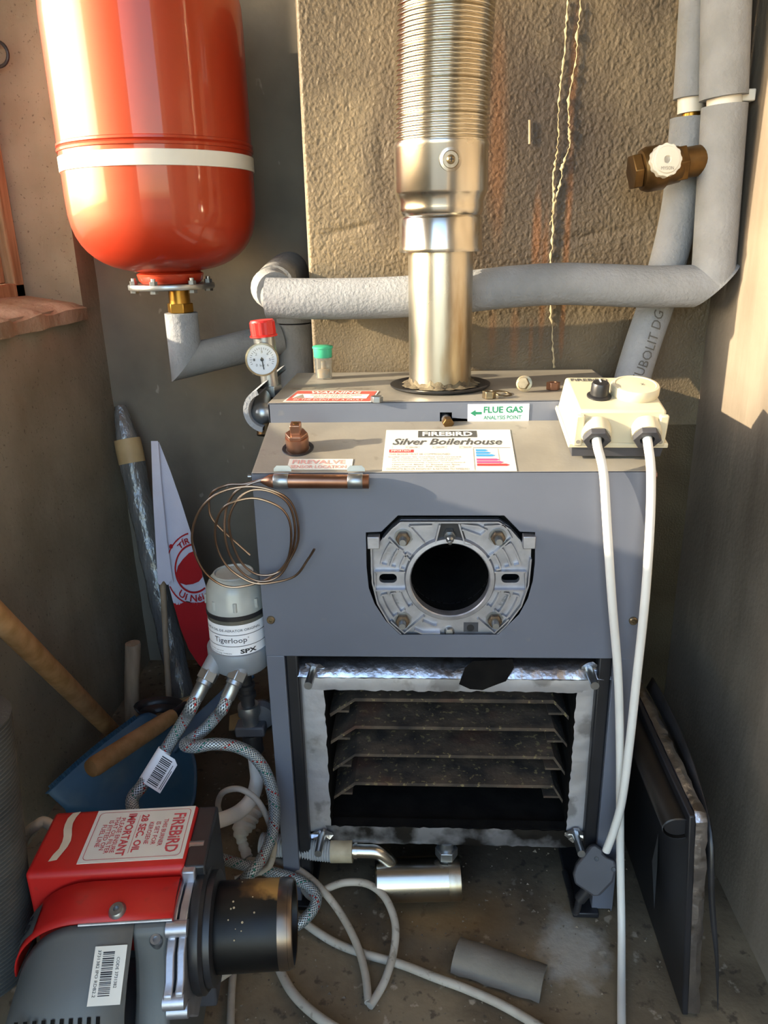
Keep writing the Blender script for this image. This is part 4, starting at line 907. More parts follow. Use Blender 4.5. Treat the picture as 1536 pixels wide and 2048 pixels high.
def gauge():
    Yg = 1.27; t = thing('safety_valve', 'red-capped safety valve with round pressure gauge left of the boiler', 'valve', tuple(P(545, 790, Y=Yg)))
    ax = P(530, 690, Y=Yg); up = (P(524, 640, Y=Yg)-P(537, 740, Y=Yg)).normalized(); M = axisM(P(527, 668, Y=Yg), V(up.x, 0, up.z))
    rp = [((.0205 if k % 4 < 2 else .0192)*math.cos(2*math.pi*k/48), (.0205 if k % 4 < 2 else .0192)*math.sin(2*math.pi*k/48)) for k in range(48)]
    red_pl = mat('red_plastic', '#c2201b', rough=.4)
    MB().prism(rp, M, -.002, .020).build('cap', red_pl, t, bevel=.001); MB().lathe([(.0200, .019), (.0185, .0225), (.0005, .023)], M, 32).build('cap_top', red_pl, t)
    MB().lathe([(.0225, -.004), (.0225, -.0015), (.0205, -.0005)], M, 32).build('cap_skirt', red_pl, t)
    MB().lathe([(.0175, -.045), (.0175, -.003)], M, 28).build('body', zinc, t)
    MB().lathe([(.014, -.088), (.014, -.045)], M, 24).build('stem', zinc, t)
    p = M @ V(0, 0, -.102); MB().nut(axisM(p, (up.x, 0, up.z)), .019, .018).build('hex', zinc, t, bevel=.001)
    MB().tube([p, p+V(.004, .0, -.06)], .011, 16).build('tail', brass_d, t)
    c = P(524, 719, Y=Yg-.028); f = (CAM-c); f.z *= .35; f = f.normalized(); Mg = axisM(c, f)
    MB().lathe([(.012, -.03), (.014, -.014), (.0245, -.012), (.0265, -.008), (.0270, .0), (.0265, .003), (.0240, .0034), (.0238, .001)], Mg, 44).build('gauge_case', zinc_y, t)
    face = MB().lathe([(.0239, .0013), (.0005, .0014)], Mg, 40, caps=False).build('dial', paper_w, t)
    fx = frameM(c+f*.0017, V(1, 0, 0)-f*f.x, V(0, 0, 1)); mb = MB()
    for k in range(25):
        a = R_(225-270*k/24); r0 = .0165 if k % 4 else .0150
        ca, sa = math.cos(a), math.sin(a); n = V(-sa, ca, 0)*.0004; mb.add([fx @ (V(ca*r0, sa*r0, 0)-n), fx @ (V(ca*.0195, sa*.0195, 0)-n), fx @ (V(ca*.0195, sa*.0195, 0)+n), fx @ (V(ca*r0, sa*r0, 0)+n)], [(0, 1, 2, 3)])
    for k in range(7):
        a = R_(225-270*k/6); text(mb, str(k), fx, .0125*math.cos(a)-.0015, .0125*math.sin(a)-.002, .003, .004)
    mb.build('scale', ink, t, parent=face)
    mb = MB(); text(mb, 'bar', fx, -.004, -.011, .008, .004); mb.build('scale', ink, t, parent=face)
    MB().box((-.0009, -.016, .0008), (.0009, .004, .0014), fx @ Matrix.Rotation(R_(8), 4, 'Z')).cyl(fx, .0028, .0005, .002, 14).build('needle', ink_b, t, parent=face)
    MB().lathe([(.0238, .0036), (.0238, .0040), (.0005, .0044)], Mg, 36).build('lens', glass_m, t)
    # lagged elbow at the side of the boiler
    t2 = thing('side_connection', 'split grey lagging with an exposed metal fitting along the boiler left side', 'pipe', (BXL-.02, 1.2, .78))
    cz_ = P(540, 822, Y=1.165).z; cxs = BXL-.010
    mb = MB(); n = 20; prof = [(.0345, 0), (.0345, .25), (.0265, .25), (.0265, 0), (.0345, 0)]
    for (r_, y) in prof:
        for k in range(n+1):
            q = R_(-78+150*k/n); mb.v.append(V(cxs-r_*math.cos(q), 1.165+y, cz_+r_*math.sin(q)))
    for i in range(4):
        for k in range(n): mb.f.append((i*(n+1)+k, i*(n+1)+k+1, (i+1)*(n+1)+k+1, (i+1)*(n+1)+k))
    mb.v = [V(min(q.x, BXL-.0005), q.y, q.z) for q in mb.v]
    mb.build('lagging', foam, t2)
    M3 = axisM((BXL-.018, 1.185, cz_-.008), V(.25, -1, -.25))
    MB().lathe([(.016, -.06), (.016, -.01), (.0175, -.006), (.0175, .002), (.013, .010), (.004, .015)], M3, 24).build('fitting', zinc, t2)
    MB().tube([V(BXL-.017, 1.20, cz_-.02), V(BXL-.017, 1.19, cz_-.045)], .0145, 16).build('fitting_tail', brass_d, t2)
gauge()

# ================================================================== OIL DE-AERATOR WITH ITS FITTINGS
YTG = 1.035
def deaerator():
    c = P(470, 1240, Y=YTG); r = .0435; c.x = BXL-r-.004
    zt = P(468, 1172, Y=YTG).z; zr = P(470, 1232, Y=YTG-r).z; zl = P(470, 1318, Y=YTG-r).z; zb = zl-.004
    t = thing('oil_deaerator', 'domed oil de-aerator with white label fixed to the boiler left side', 'de-aerator', (c.x, c.y, zb-.03))
    M = axisM((c.x, c.y, 0), (0, 0, 1))
    MB().lathe([(r, zb), (r, zr-.006), (r-.001, zr)], M, 48).build('body', smoke, t)
    MB().lathe([(r+.0005, zr-.004), (r+.0008, zr+.004), (r, zr+.006), (r-.0015, zr+.030), (r-.008, zr+.044), (r-.0155, zr+.0505), (r-.0165, zr+.0495)], M, 48).build('dome', milky, t)
    MB().lathe([(r-.0160, zr+.0488), (.022, zr+.0475), (.0005, zr+.047)], M, 40, caps=False).build('dome_window', smoke, t)
    MB().lathe([(r-.0175, zr+.049), (r-.0160, zr+.0515), (r-.0140, zr+.0515), (r-.0125, zr+.0495)], M, 40, caps=False).build('dome_ring', milky, t)
    for k in range(8):
        a = R_(45*k+12); d = V(math.cos(a), math.sin(a), 0); MB().tube([V(c.x, c.y, zr+.005)+d*(r-.0005), V(c.x, c.y, zr+.019)+d*(r-.0012)], .0032, 8).build('dome_rib', milky, t)
    MB().lathe([(r+.0004, zr-.010), (r+.0016, zr-.009), (r+.0016, zr-.003), (r+.0004, zr-.002)], M, 48, caps=False).build('seal_ring', blackpl, t)
    # label wrapped round the front
    a0, a1 = R_(178), R_(362); zz0, zz1 = zl+.003, zr-.016; L = (r+.0006)*(a1-a0); H = zz1-zz0
    def wr(x, y, z): a = a0+x/(r+.0006); rr = r+.0006+z; return V(c.x+rr*math.cos(a), c.y+rr*math.sin(a), zz0+y)
    mb = MB(); n = 40; mb.add([wr(L*i/n, H*j, 0) for i in range(n+1) for j in (0, 1)], [(i*2, i*2+2, i*2+3, i*2+1) for i in range(n)]); lb = mb.build('label', paper_w, t)
    def line(mb, y, h, x0=0, x1=1):
        b = [wr(L*(x0+(x1-x0)*i/n), y+h*j, .0003) for i in range(n+1) for j in (0, 1)]; mb.add(b, [(i*2, i*2+2, i*2+3, i*2+1) for i in range(n)])
    mb = MB(); x0 = L*.16
    for y in (.0, .33, .68): line(mb, H*y, .0009)
    text(mb, 'Tigerloop', None, L*.30, H*.40, L*.36, H*.21, warp=wr); text(mb, 'TOM14 OIL DE-AERATOR ORIGINAL', None, L*.15, H*.80, L*.68, H*.075, warp=wr)
    text(mb, 'SPX', None, L*.58, H*.10, L*.18, H*.14, warp=wr, bold=.04); text(mb, 'Patented. TÜV approved', None, L*.16, H*.17, L*.24, H*.05, warp=wr); text(mb, 'Westwake Technology, SWEDEN', None, L*.16, H*.08, L*.33, H*.05, warp=wr); text(mb, 'o', None, L*.67, H*.56, L*.012, H*.05, warp=wr)
    mb.build('lettering', ink_b, t, parent=lb)
    MB().lathe([(r-.004, zb-.030), (r+.004, zb-.022), (r+.006, zb-.004), (r+.006, zb+.008), (r+.0045, zb+.010), (r+.001, zb+.010)], M, 48).build('base', greyp_l, t)
    out = []
    for (px, py, qx, qy) in ((424, 1336, 402, 1378), (482, 1336, 462, 1380)):
        a = P(px, py, Y=YTG-.035); b = P(qx, qy, Y=YTG-.055); d = (b-a).normalized()
        MB().tube([a-d*.02, a+d*.006], .0145, 16).build('port', greyp_l, t)
        MB().nut(axisM(a+d*.004, d), .0155, .016).build('hose_nut', zinc, t, bevel=.001)
        MB().lathe([(.0125, .0), (.0125, .006), (.0108, .008), (.0105, .028)], axisM(a+d*.020, d), 20).build('ferrule', zinc, t)
        out.append((a+d*.045, d))
    return t, c, zb, out
tg, tc_, tzb, (h1, h2) = deaerator()
def oil_fitting():
    x, y = P(500, 1400, Y=YTG+.01).x, YTG+.01; t = thing('isolating_valve', 'black and steel oil valve stack under the de-aerator', 'valve', (x, y, P(508, 1530, Y=y).z))
    d = (P(512, 1530, Y=y)-P(490, 1360, Y=y)); d.y = 0; L = d.length; M = axisM(P(490, 1360, Y=y), d)
    MB().lathe([(.011, -.02), (.011, .004), (.0145, .006), (.0145, .012), (.012, .014), (.012, .020), (.0145, .022), (.0145, .03), (.011, .032), (.011, .045)], M, 20).build('thread_coupling', blackpl, t)
    MB().lathe([(.0165, .045), (.0175, .05), (.0175, .062), (.013, .068), (.013, .08)], M, 20).build('valve_body', zinc, t)
    MB().box((-.024, -.014, .080), (.024, .014, .098), M).build('lever', dgrey, t, bevel=.003)
    MB().lathe([(.015, .098), (.016, .102), (.016, .125), (.0165, .128), (.0165, .132), (.012, .133), (.012, .142)], M, 20).build('lower_coupling', blackpl, t)
    MB().lathe([(.001, .0), (.022, .002), (.026, .012), (.022, .022), (.001, .024)], axisM((x+.012, y+.03, (M @ V(0, 0, .075)).z), (0, -1, 0)), 24).build('filter_bowl', dgrey, t)
    return M @ V(0, 0, .14), d.normalized()
of, od = oil_fitting()

# ================================================================== BURNER
BM = Matrix.Translation((-.29, .73, 0)) @ Matrix.Rotation(R_(6), 4, 'Z')
def burner():
    t = thing('burner', 'red and grey oil burner lying in front with sooty black blast tube', 'burner', (-.29, .73, 0), Matrix.Rotation(R_(6), 4, 'Z'))
    def B(mb, name, m, **kw): return mb.build(name, m, t, local=True, **kw)
    I = Matrix.Identity(4); AX = axisM((0, -.006, .25), (1, 0, 0))
    # control box cover: tall red box at the back
    x0, x1 = -.200, -.008
    prof = [(.118, .205), (.118, .332), (.112, .340), (.012, .340), (.004, .336), (.004, .205)]
    YZ = frameM((0, 0, 0), (0, 1, 0), (0, 0, 1))       # x=y, y=z, z=+x
    B(MB().prism(prof, YZ, x0, x1), 'control_cover', red_dark, bevel=.008, segs=3, label='red control box cover')
    B(MB().box((x1-.001, .006, .20), (x1+.026, .114, .336)), 'control_base', blackpl, bevel=.003)
    B(MB().box((x0+.01, .004, .10), (x1+.02, .114, .205)), 'control_housing', dgrey, bevel=.004)
    # sticker with rotated print (reads from the left end)
    sx0, sx1, sy0, sy1 = -.141, -.011, .016, .110; zt = .3405
    st = B(MB().box((sx0, sy0, zt-.0004), (sx1, sy1, zt+.0002)), 'notice_sticker', paper)
    SM = frameM((sx1, sy1, zt+.0002), (0, -1, 0), (1, 0, 0))     # text x runs towards the camera, y to the right
    W_, H_ = sy1-sy0, sx1-sx0
    def S(mb, name, m): return mb.build(name, m, t, local=True, parent=st)
    SM = SM @ Matrix.Translation((0, -H_, 0))
    mb = MB(); text(mb, 'FiREBiRD', SM, W_*.14, H_*.80, W_*.74, H_*.125, bold=.02); text(mb, 'IMPORTANT', SM, W_*.10, H_*.335, W_*.80, H_*.085, bold=.03); text(mb, '28 SEC. OIL', SM, W_*.13, H_*.475, W_*.72, H_*.075, bold=.03)
    for sx_, x, w, y in (('THIS BURNER', .24, .52, .715), ('IS SET FOR', .29, .44, .645), ('KEROSENE', .29, .42, .575), ('PLEASE ENSURE', .18, .66, .27), ('THAT OIL FILTER', .15, .70, .215), ('IS FITTED ON', .22, .56, .16), ('FUEL LINE', .30, .42, .105)): text(mb, sx_, SM, W_*x, H_*y, W_*w, H_*.045, bold=.01)
    b = rrect(W_*.90, H_*.93, .006, 4, W_/2, H_/2); b2 = rrect(W_*.885, H_*.919, .0055, 4, W_/2, H_/2); n = len(b)
    mb.add([SM @ V(*q, .0003) for q in b+b2], [(i, (i+1) % n, (i+1) % n+n, i+n) for i in range(n)])
    rect(mb, SM, W_*.14, H_*.453, W_*.72, H_*.004)
    S(mb, 'lettering', mat('sticker_red', '#c0454a', rough=.6))
    # strip of old masking tape
    mb = MB(); m_ = 8
    for i in range(m_+1):
        y = .108-.086*i/m_; xx = -.170-.004*math.sin(i*.9); mb.v += [V(xx-.0045, y, zt+.0006+.0012*(i % 2)), V(xx+.0055, y+.002, zt+.0008)]
    mb.f = [(i*2, i*2+1, i*2+3, i*2+2) for i in range(m_)]; B(mb, 'tape_strip', mat('old_tape', '#d9ccb4', '#c4b598', 20, .7))
    # red cowl sloping to the front, rounded at the left end
    def cowl(p0, p1, name, m, x0, x1, rnd, zbot, n=14, **kw):
        """a skin between profile points p0..p1 (y, z lists) whose left end curves down"""
        mb = MB(); prof = p0
        cols = [(x1, 0.)]+[(x0+rnd, 0.)]+[(x0+rnd-rnd*math.sin(R_(90*i/n)), 1-math.cos(R_(90*i/n))) for i in range(1, n+1)]
        for (x, f) in cols:
            for (y, z) in prof: mb.v.append(V(x, y, z-(z-zbot)*f*.9))
        k = len(prof); mb.f = [(i*k+j, (i+1)*k+j, (i+1)*k+j+1, i*k+j+1) for i in range(len(cols)-1) for j in range(k-1)]
        o = B(mb, name, m, angle=50, **kw); so = o.modifiers.new('thickness', 'SOLIDIFY'); so.thickness = .002; so.offset = -1; return o
    red_p = [(.010, .30), (.006, .322), (-.002, .3295), (-.025, .327), (-.045, .3225), (-.054, .319)]
    cowl(red_p, None, 'cowl', red_dark, -.205, -.012, .085, .235, label='red fan cowl')
    B(MB().box((-.012, -.054, .300), (-.0115, .004, .3215)), 'cowl_edge', red_dark)
    grey_p = [(-.0535, .3165), (-.062, .311), (-.080, .300), (-.105, .283), (-.125, .264), (-.140, .240), (-.146, .20), (-.146, .12)]
    g_o = cowl(grey_p, None, 'fan_housing', greyp, -.205, -.056, .085, .19)
    B(MB().tube([V(-.012, -.0545, .3172), V(-.12, -.0545, .3172)], .0018, 8), 'seam', castal)
    # right part of the grey body: volute dropping to the flange
    B(MB().prism([(-.055, .316), (-.064, .309), (-.070, .270), (-.085, .235), (-.118, .190), (-.118, .03), (.08, .03), (.08, .20), (.0, .30)], YZ, -.058, -.018), 'volute', greyp, bevel=.010, segs=3)
    B(MB().prism([(-.140, .19), (-.140, .0), (.09, .0), (.09, .2)], YZ, -.19, -.05), 'motor_base', greyp, bevel=.012, segs=3)
    B(MB().lathe([(.058, 0), (.060, .01), (.060, .05), (.050, .066), (.020, .07)], axisM((-.075, -.135, .10), (0, -1, 0)), 32), 'motor_can', greyp)
    # vents
    for i in range(10):
        x = -.172+i*.0098; mb = MB(); h = .030-.0012*i
        pts = [(-.1262, .262), (-.1345, .250), (-.1405, .238)]
        for dx in (-.0022, .0022):
            for (y, z) in pts: mb.v.append(V(x+dx, y-.0012, z+.0006))
        mb.f = [(0, 1, 4, 3), (1, 2, 5, 4)]
        o = B(mb, 'vent_slot', soot_and_gap)  # flat black strips: the dark inside the slots is painted on
    # screws
    B(MB().lathe([(.0105, -.002), (.0105, .001), (.008, .0045), (.0035, .005), (.003, .002), (.0004, .002)], axisM((-.078, -.042, .3225), (-.1, -.25, 1)), 24), 'cowl_screw', zinc)
    B(MB().lathe([(.0075, -.012), (.0075, .002), (.006, .005), (.003, .005), (.0028, .003), (.0004, .003)], axisM((-.030, -.066, .300), (0, -.55, 1)), 20), 'body_screw', zinc)
    # bar code label
    d = V(0, -.080+.105, .300-.283).normalized(); BMx = frameM((-.062, -.074, .3046), (0, -d.y, -d.z), (1, 0, 0)) @ Matrix.Translation((0, -.034, .0008))
    lb = B(plate(MB(), BMx, .058, .036, .0003), 'barcode_label', paper); mb = MB(); x = .006
    while x < .050:
        w = random.choice((.0006, .0009, .0014)); rect(mb, BMx, x, .010, w, .013, z=.0006); x += w+random.choice((.0006, .0009, .0013))
    text(mb, 'CODE 3731382', BMx, .012, .026, .030, .0035, z=.0006); text(mb, '3731382 IPO RDB2.2', BMx, .004, .004, .046, .0035, z=.0006); S2 = mb.build('barcode', ink_b, t, local=True, parent=lb)
    # maker's silver badge on the rounded left end
    badge = MB(); 
    for (x, f) in [(-.205+.085-.085*math.sin(R_(a)), 1-math.cos(R_(a))) for a in (40, 50, 60, 70)]:
        for y, z in ((-.012, .3288), (-.050, .3212)): badge.v.append(V(x-.0015, y, z-(z-.235)*f*.9+.0016))
    badge.f = [(i*2, i*2+1, i*2+3, i*2+2) for i in range(3)]; bo = B(badge, 'badge', zinc)
    mb = MB(); q = badge.v
    def bw(x, y, z):
        u = x; i = min(2, int(u*3)); f = u*3-i; a = q[i*2].lerp(q[i*2+2], f); b_ = q[i*2+1].lerp(q[i*2+3], f); return a.lerp(b_, y)+V(-.0006, 0, .0008)
    text(mb, 'S', None, .25, .2, .5, .55, warp=bw, bold=.04); mb.build('badge_lettering', ink_b, t, local=True, parent=bo)
    # mounting flange, gasket and blast tube
    fl = [(.062, .305), (.050, .322), (.030, .326), (.010, .318), (-.040, .318), (-.060, .312), (-.064, .298), (-.080, .290), (-.095, .268), (-.108, .262), (-.112, .246), (-.102, .236), (-.098, .215), (-.06, .165), (.04, .165), (.09, .23)]
    B(MB().prism(fl, YZ, -.018, -.008), 'body_flange', castal, bevel=.0015)
    fl2 = [(y*.97-.001, z+.001) for y, z in fl]
    B(MB().prism(fl2, YZ, -.005, .004), 'mounting_flange', castal, bevel=.0015)
    B(MB().box((-.010, -.002, .305), (.006, .022, .335)), 'hinge_block', castal, bevel=.002); B(MB().cyl(axisM((-.012, .045, .325), (1, 0, 0)), .012, 0, .022, 20), 'hinge_pin', zinc)
    for y, z in ((-.057, .306), (-.104, .250), (-.095, .225), (.045, .312)): B(MB().cyl(axisM((-.019, y, z), (1, 0, 0)), .0095, 0, .024, 18), 'bolt_boss', castal)
    B(MB().lathe([(.0715, .005), (.0735, .008), (.0735, .016), (.069, .020), (.066, .020), (.066, .028), (.060, .030), (.054, .030)], AX, 56), 'gasket', blackpl)
    tb = B(MB().lathe([(.0510, .026), (.0525, .030), (.0525, .112), (.0522, .118), (.0500, .123), (.0478, .1235), (.0470, .120), (.0470, .04), (.001, .04)], AX, 64, caps=False), 'blast_tube', tube_m)
    B(MB().lathe([(.0527, .106), (.0530, .108), (.0528, .116), (.0505, .1233), (.0486, .1243), (.0472, .1235)], AX, 64, caps=False), 'tube_rim', rim_m)
    for i in range(14):
        a = R_(random.uniform(20, 150)); zz = random.uniform(.045, .1); p = AX @ V(.0528*math.cos(a), .0528*math.sin(a), zz); B(MB().nut(axisM(p, p-(AX @ V(0, 0, zz))), random.uniform(.0006, .0015), .0006), 'soot_flake', efflo)
burner()

# ================================================================== HOSES, PIPES AND CABLES
hp = [h1[0], h1[0]+h1[1]*.02]+[P(x, y, Y=Y) for x, y, Y in ((376, 1428, .985), (345, 1478, .985), (316, 1524, .975), (284, 1572, .950), (264, 1608, .93))]+[BM @ V(-.10, .150, .24), BM @ V(-.085, .125, .19)]
cable('braided_hose', 'braided steel oil hose with paper tag running down from the de-aerator left port', hp, .0098, braid_m, 14, 'hose', 'braided oil hoses', True)
def hose_tag():
    a, b = P(330, 1500, Y=.982), P(292, 1562, Y=.957); t = thing('paper_tag', 'white barcode tag wrapped round the left braided hose', 'tag', tuple(b))
    d = (b-a).normalized(); MB().tube([a, a.lerp(b, .5), b], .0112, 16, caps=False).build('wrap', paper_w, t)
    x = d; side = P(346, 1520, Y=.965)-a; M = frameM(a+V(.002, -.010, .004), d, -side); L = (b-a).length
    M = frameM(b+V(.004, -.0125, .004), a-b, V(1, -.15, -.35)); 
    o = MB().prism([(0, -.026), (L*.9, -.026), (L, -.018), (L, .004), (0, .004)], frameM(b+V(.004, -.0115, .003), a-b, V(-1, .15, .35)), -.0003, .0003).build('flap', paper_w, t)
    Mf = frameM(b+V(.004, -.0115, .003), a-b, V(-1, .15, .35)) @ Matrix.Translation((0, 0, .0004 if (frameM(b, a-b, V(-1, .15, .35)).to_3x3() @ V(0, 0, 1)).y < 0 else -.0008)); mb = MB(); y = .004
    while y < L*.88:
        w = random.choice((.0007, .0012, .0018)); rect(mb, Mf, y, -.017, w, .018, z=.0); y += w+random.choice((.0008, .0014))
    rect(mb, Mf, .004, -.0215, L*.75, .001, z=0); rect(mb, Mf, .004, -.0240, L*.6, .001, z=0); mb.build('barcode', ink_b, t)
hose_tag()
hp = [h2[0], h2[0]+h2[1]*.02]+[P(x, y, Y=Y) for x, y, Y in ((440, 1424, .99), (412, 1456, .99), (384, 1478, .98), (370, 1490, .965), (390, 1494, .955), (430, 1488, .955), (475, 1494, .965), (512, 1516, .97), (538, 1560, .97), (549, 1615, .965), (544, 1670, .955), (525, 1715, .94), (500, 1748, .92))]+[P(470, 1775, Z=.10), P(440, 1800, Z=.09)]
cable('braided_hose', 'braided steel oil hose looping round from the de-aerator right port', hp, .0092, braid_m, 14, 'hose', 'braided oil hoses', True)
hp = [P(400, 1706, Z=.075), P(430, 1714, Z=.075), P(480, 1728, Z=.075), P(545, 1745, Z=.075), P(600, 1762, Z=.07), P(630, 1788, Z=.06), P(628, 1815, Z=.05), P(605, 1842, Z=.04), P(575, 1860, Z=.03), P(530, 1880, Z=.03), P(480, 1890, Z=.03)]
cable('braided_hose', 'dirty braided hose curling behind the black blast tube on the floor', hp, .0092, braid_m, 14, 'hose', 'braided oil hoses', True)
cable('oil_pipe', 'thick white plastic oil pipe bending from the valve stack towards the red burner', [of, of+od*.02]+[P(x, y, Y=Y) for x, y, Y in ((514, 1560, 1.04), (504, 1595, 1.03), (480, 1622, 1.0), (450, 1637, .96), (415, 1647, .92), (380, 1655, .89))], .0118, cablew, 16, 'pipe')
cable('grey_cable', 'thin grey cable arching over beside the steel boiler post', [P(x, y, Y=Y) for x, y, Y in ((446, 1640, 1.02), (436, 1612, 1.02), (446, 1585, 1.0), (478, 1578, .985), (510, 1596, .98), (532, 1630, .975), (545, 1670, .97), (548, 1700, .97), (540, 1730, .97), (520, 1745, .98))], .0048, cableg)
def taped():
    t = thing('taped_joint', 'white tape-wrapped cable joint lying behind the blast tube', 'cable joint', tuple(P(490, 1660, Z=.03)))
    p = [P(x, y, Z=z) for x, y, z in ((510, 1606, .055), (502, 1622, .06), (490, 1645, .055), (482, 1668, .045), (486, 1690, .03), (496, 1716, .022))]
    sp = spline(p, 6); n = len(sp); rr = []
    for i in range(n):
        f = i/(n-1); rr.append((.012 if f < .08 else .022 if f < .45 else .022-.012*(f-.45)/.25 if f < .7 else .010)*(1+.12*math.sin(i*2.1)))
    MB().tube(sp, rr, 12, flat=.6).build('wrapping', mat('white_tape', '#cfcac0', '#b5aea2', 18, .6, bump=.7, bscale=30, bdist=.004), t)
    MB().tube(spline([p[0], P(528, 1630, Z=.03), P(565, 1600, Z=.012), P(600, 1560, Z=.012)], 6), .0035, 8).build('thin_lead', cableg, t)
taped()
cz = .008
cable('floor_cable', 'grey-white floor cable curving from the taped joint to the front', [P(x, y, Z=z) for x, y, z in ((498, 1722, .03), (520, 1722, .055), (555, 1722, .07), (600, 1742, .07), (640, 1775, .055), (680, 1825, .035), (712, 1885, .02), (730, 1945, .01), (737, 2005, cz))], .0062, cableg, group='floor cables')
cable('floor_cable', 'grey-white floor cable loop standing in front of the steel trap', [P(x, y, Z=z) for x, y, z in ((470, 1760, .03), (540, 1740, .035), (590, 1760, .03), (625, 1795, .035), (652, 1778, .05), (690, 1765, .06), (735, 1768, .06), (770, 1795, .05), (790, 1845, .035), (788, 1900, .02), (770, 1960, .01), (748, 2000, cz), (739, 2012, cz))], .0062, cableg, group='floor cables')
cable('floor_cable', 'long grey-white cable crossing the floor under the lagging offcut', [P(x, y, Z=z) for x, y, z in ((560, 1800, .02), (600, 1838, .012), (660, 1880, cz), (720, 1905, cz), (800, 1928, cz), (870, 1955, cz), (930, 1977, cz), (1000, 2008, cz), (1070, 2048, cz), (1150, 2100, cz))], .0066, cableg, group='floor cables')
cable('floor_cable', 'grey cable emerging under the blast tube towards the burner flange', [P(x, y, Z=z) for x, y, z in ((520, 1915, .02), (480, 1930, .03), (430, 1962, .04), (385, 1998, .05), (340, 2030, .06))], .0062, cableg, group='floor cables')
cable('floor_cable', 'straight grey cable running down to the bottom edge beside the burner', [P(x, y, Z=cz) for x, y in ((470, 1920), (465, 1960), (462, 2010), (461, 2070), (460, 2140))], .0058, cableg, group='floor cables')
cable('floor_cable', 'grey cable curving from below the blast tube to the bottom edge', [P(x, y, Z=cz) for x, y in ((545, 1900), (560, 1940), (585, 1985), (625, 2025), (680, 2062), (760, 2100))], .0072, cableg, group='floor cables')
cable('burner_flex', 'white flex entering the red burner cover at its left', [BM @ V(-.185, .119, .255), BM @ V(-.198, .135, .262)]+[P(x, y, Z=z) for x, y, z in ((95, 1646, .28), (72, 1651, .28), (50, 1672, .26), (42, 1705, .22), (45, 1750, .14))], .0075, cableg, 12)

# ================================================================== CONDENSATE TRAP UNDER THE BOILER
def trap():
    z = .046; a = P(752, 1760, Z=z); b = P(921, 1755, Z=z); t = thing('condensate_trap', 'polished steel condensate trap cylinder lying under the boiler', 'trap', tuple((a+b)/2-V(0, 0, .03)))
    d = (b-a); d.z = 0; L = d.length; M = axisM(a, d); r = .036
    MB().lathe([(.001, -.002), (r-.003, -.001), (r, .002), (r, L-.002), (r-.003, L+.001), (.001, L+.002)], M, 48).build('drum', steel, t)
    MB().lathe([(r+.0004, L-.022), (r+.0006, L-.018), (r+.0004, L-.002)], M, 48, caps=False).build('rust_band', steel_d, t)
    c = P(893, 1738, Z=z+.022); 
    MB().cyl(axisM((c.x, c.y+.012, z+.025), (0, 0, 1)), .012, 0, .045, 20).build('inlet', zinc, t)
    MB().nut(axisM((c.x, c.y+.012, z+.040), (0, 0, 1)), .019, .016).build('inlet_nut', zinc, t, bevel=.001)
    e = P(780, 1735, Z=z+.028); p = [e+V(0, .006, -.006), e+V(-.003, .006, .010), e+V(-.020, .006, .026), e+V(-.045, .006, .028), e+V(-.062, .006, .028)]
    MB().tube(spline(p, 6), .0125, 18).build('outlet_bend', steel, t)
    q = p[-1]; MB().tube([q+V(.008, 0, 0), q+V(.003, 0, 0)], .0142, 18).build('bead', steel, t)
    MB().tube([q+V(.0, 0, 0), q+V(-.036, 0, -.001)], .019, 22).build('coupling', mat('aged_plastic', '#b9ad94', '#9c8f75', 30, .6), t)
    prof = []; x = 0
    while x < .125: prof += [(.0172, x), (.0188, x+.0015), (.0172, x+.003)]; x += .0042
    MB().lathe(prof, axisM(q+V(-.034, 0, -.001), V(-1, .12, -.02)), 22).build('corrugated_hose', mat('pale_grey_plastic', '#a9adb2', '#979ba0', 20, .5), t)
trap()

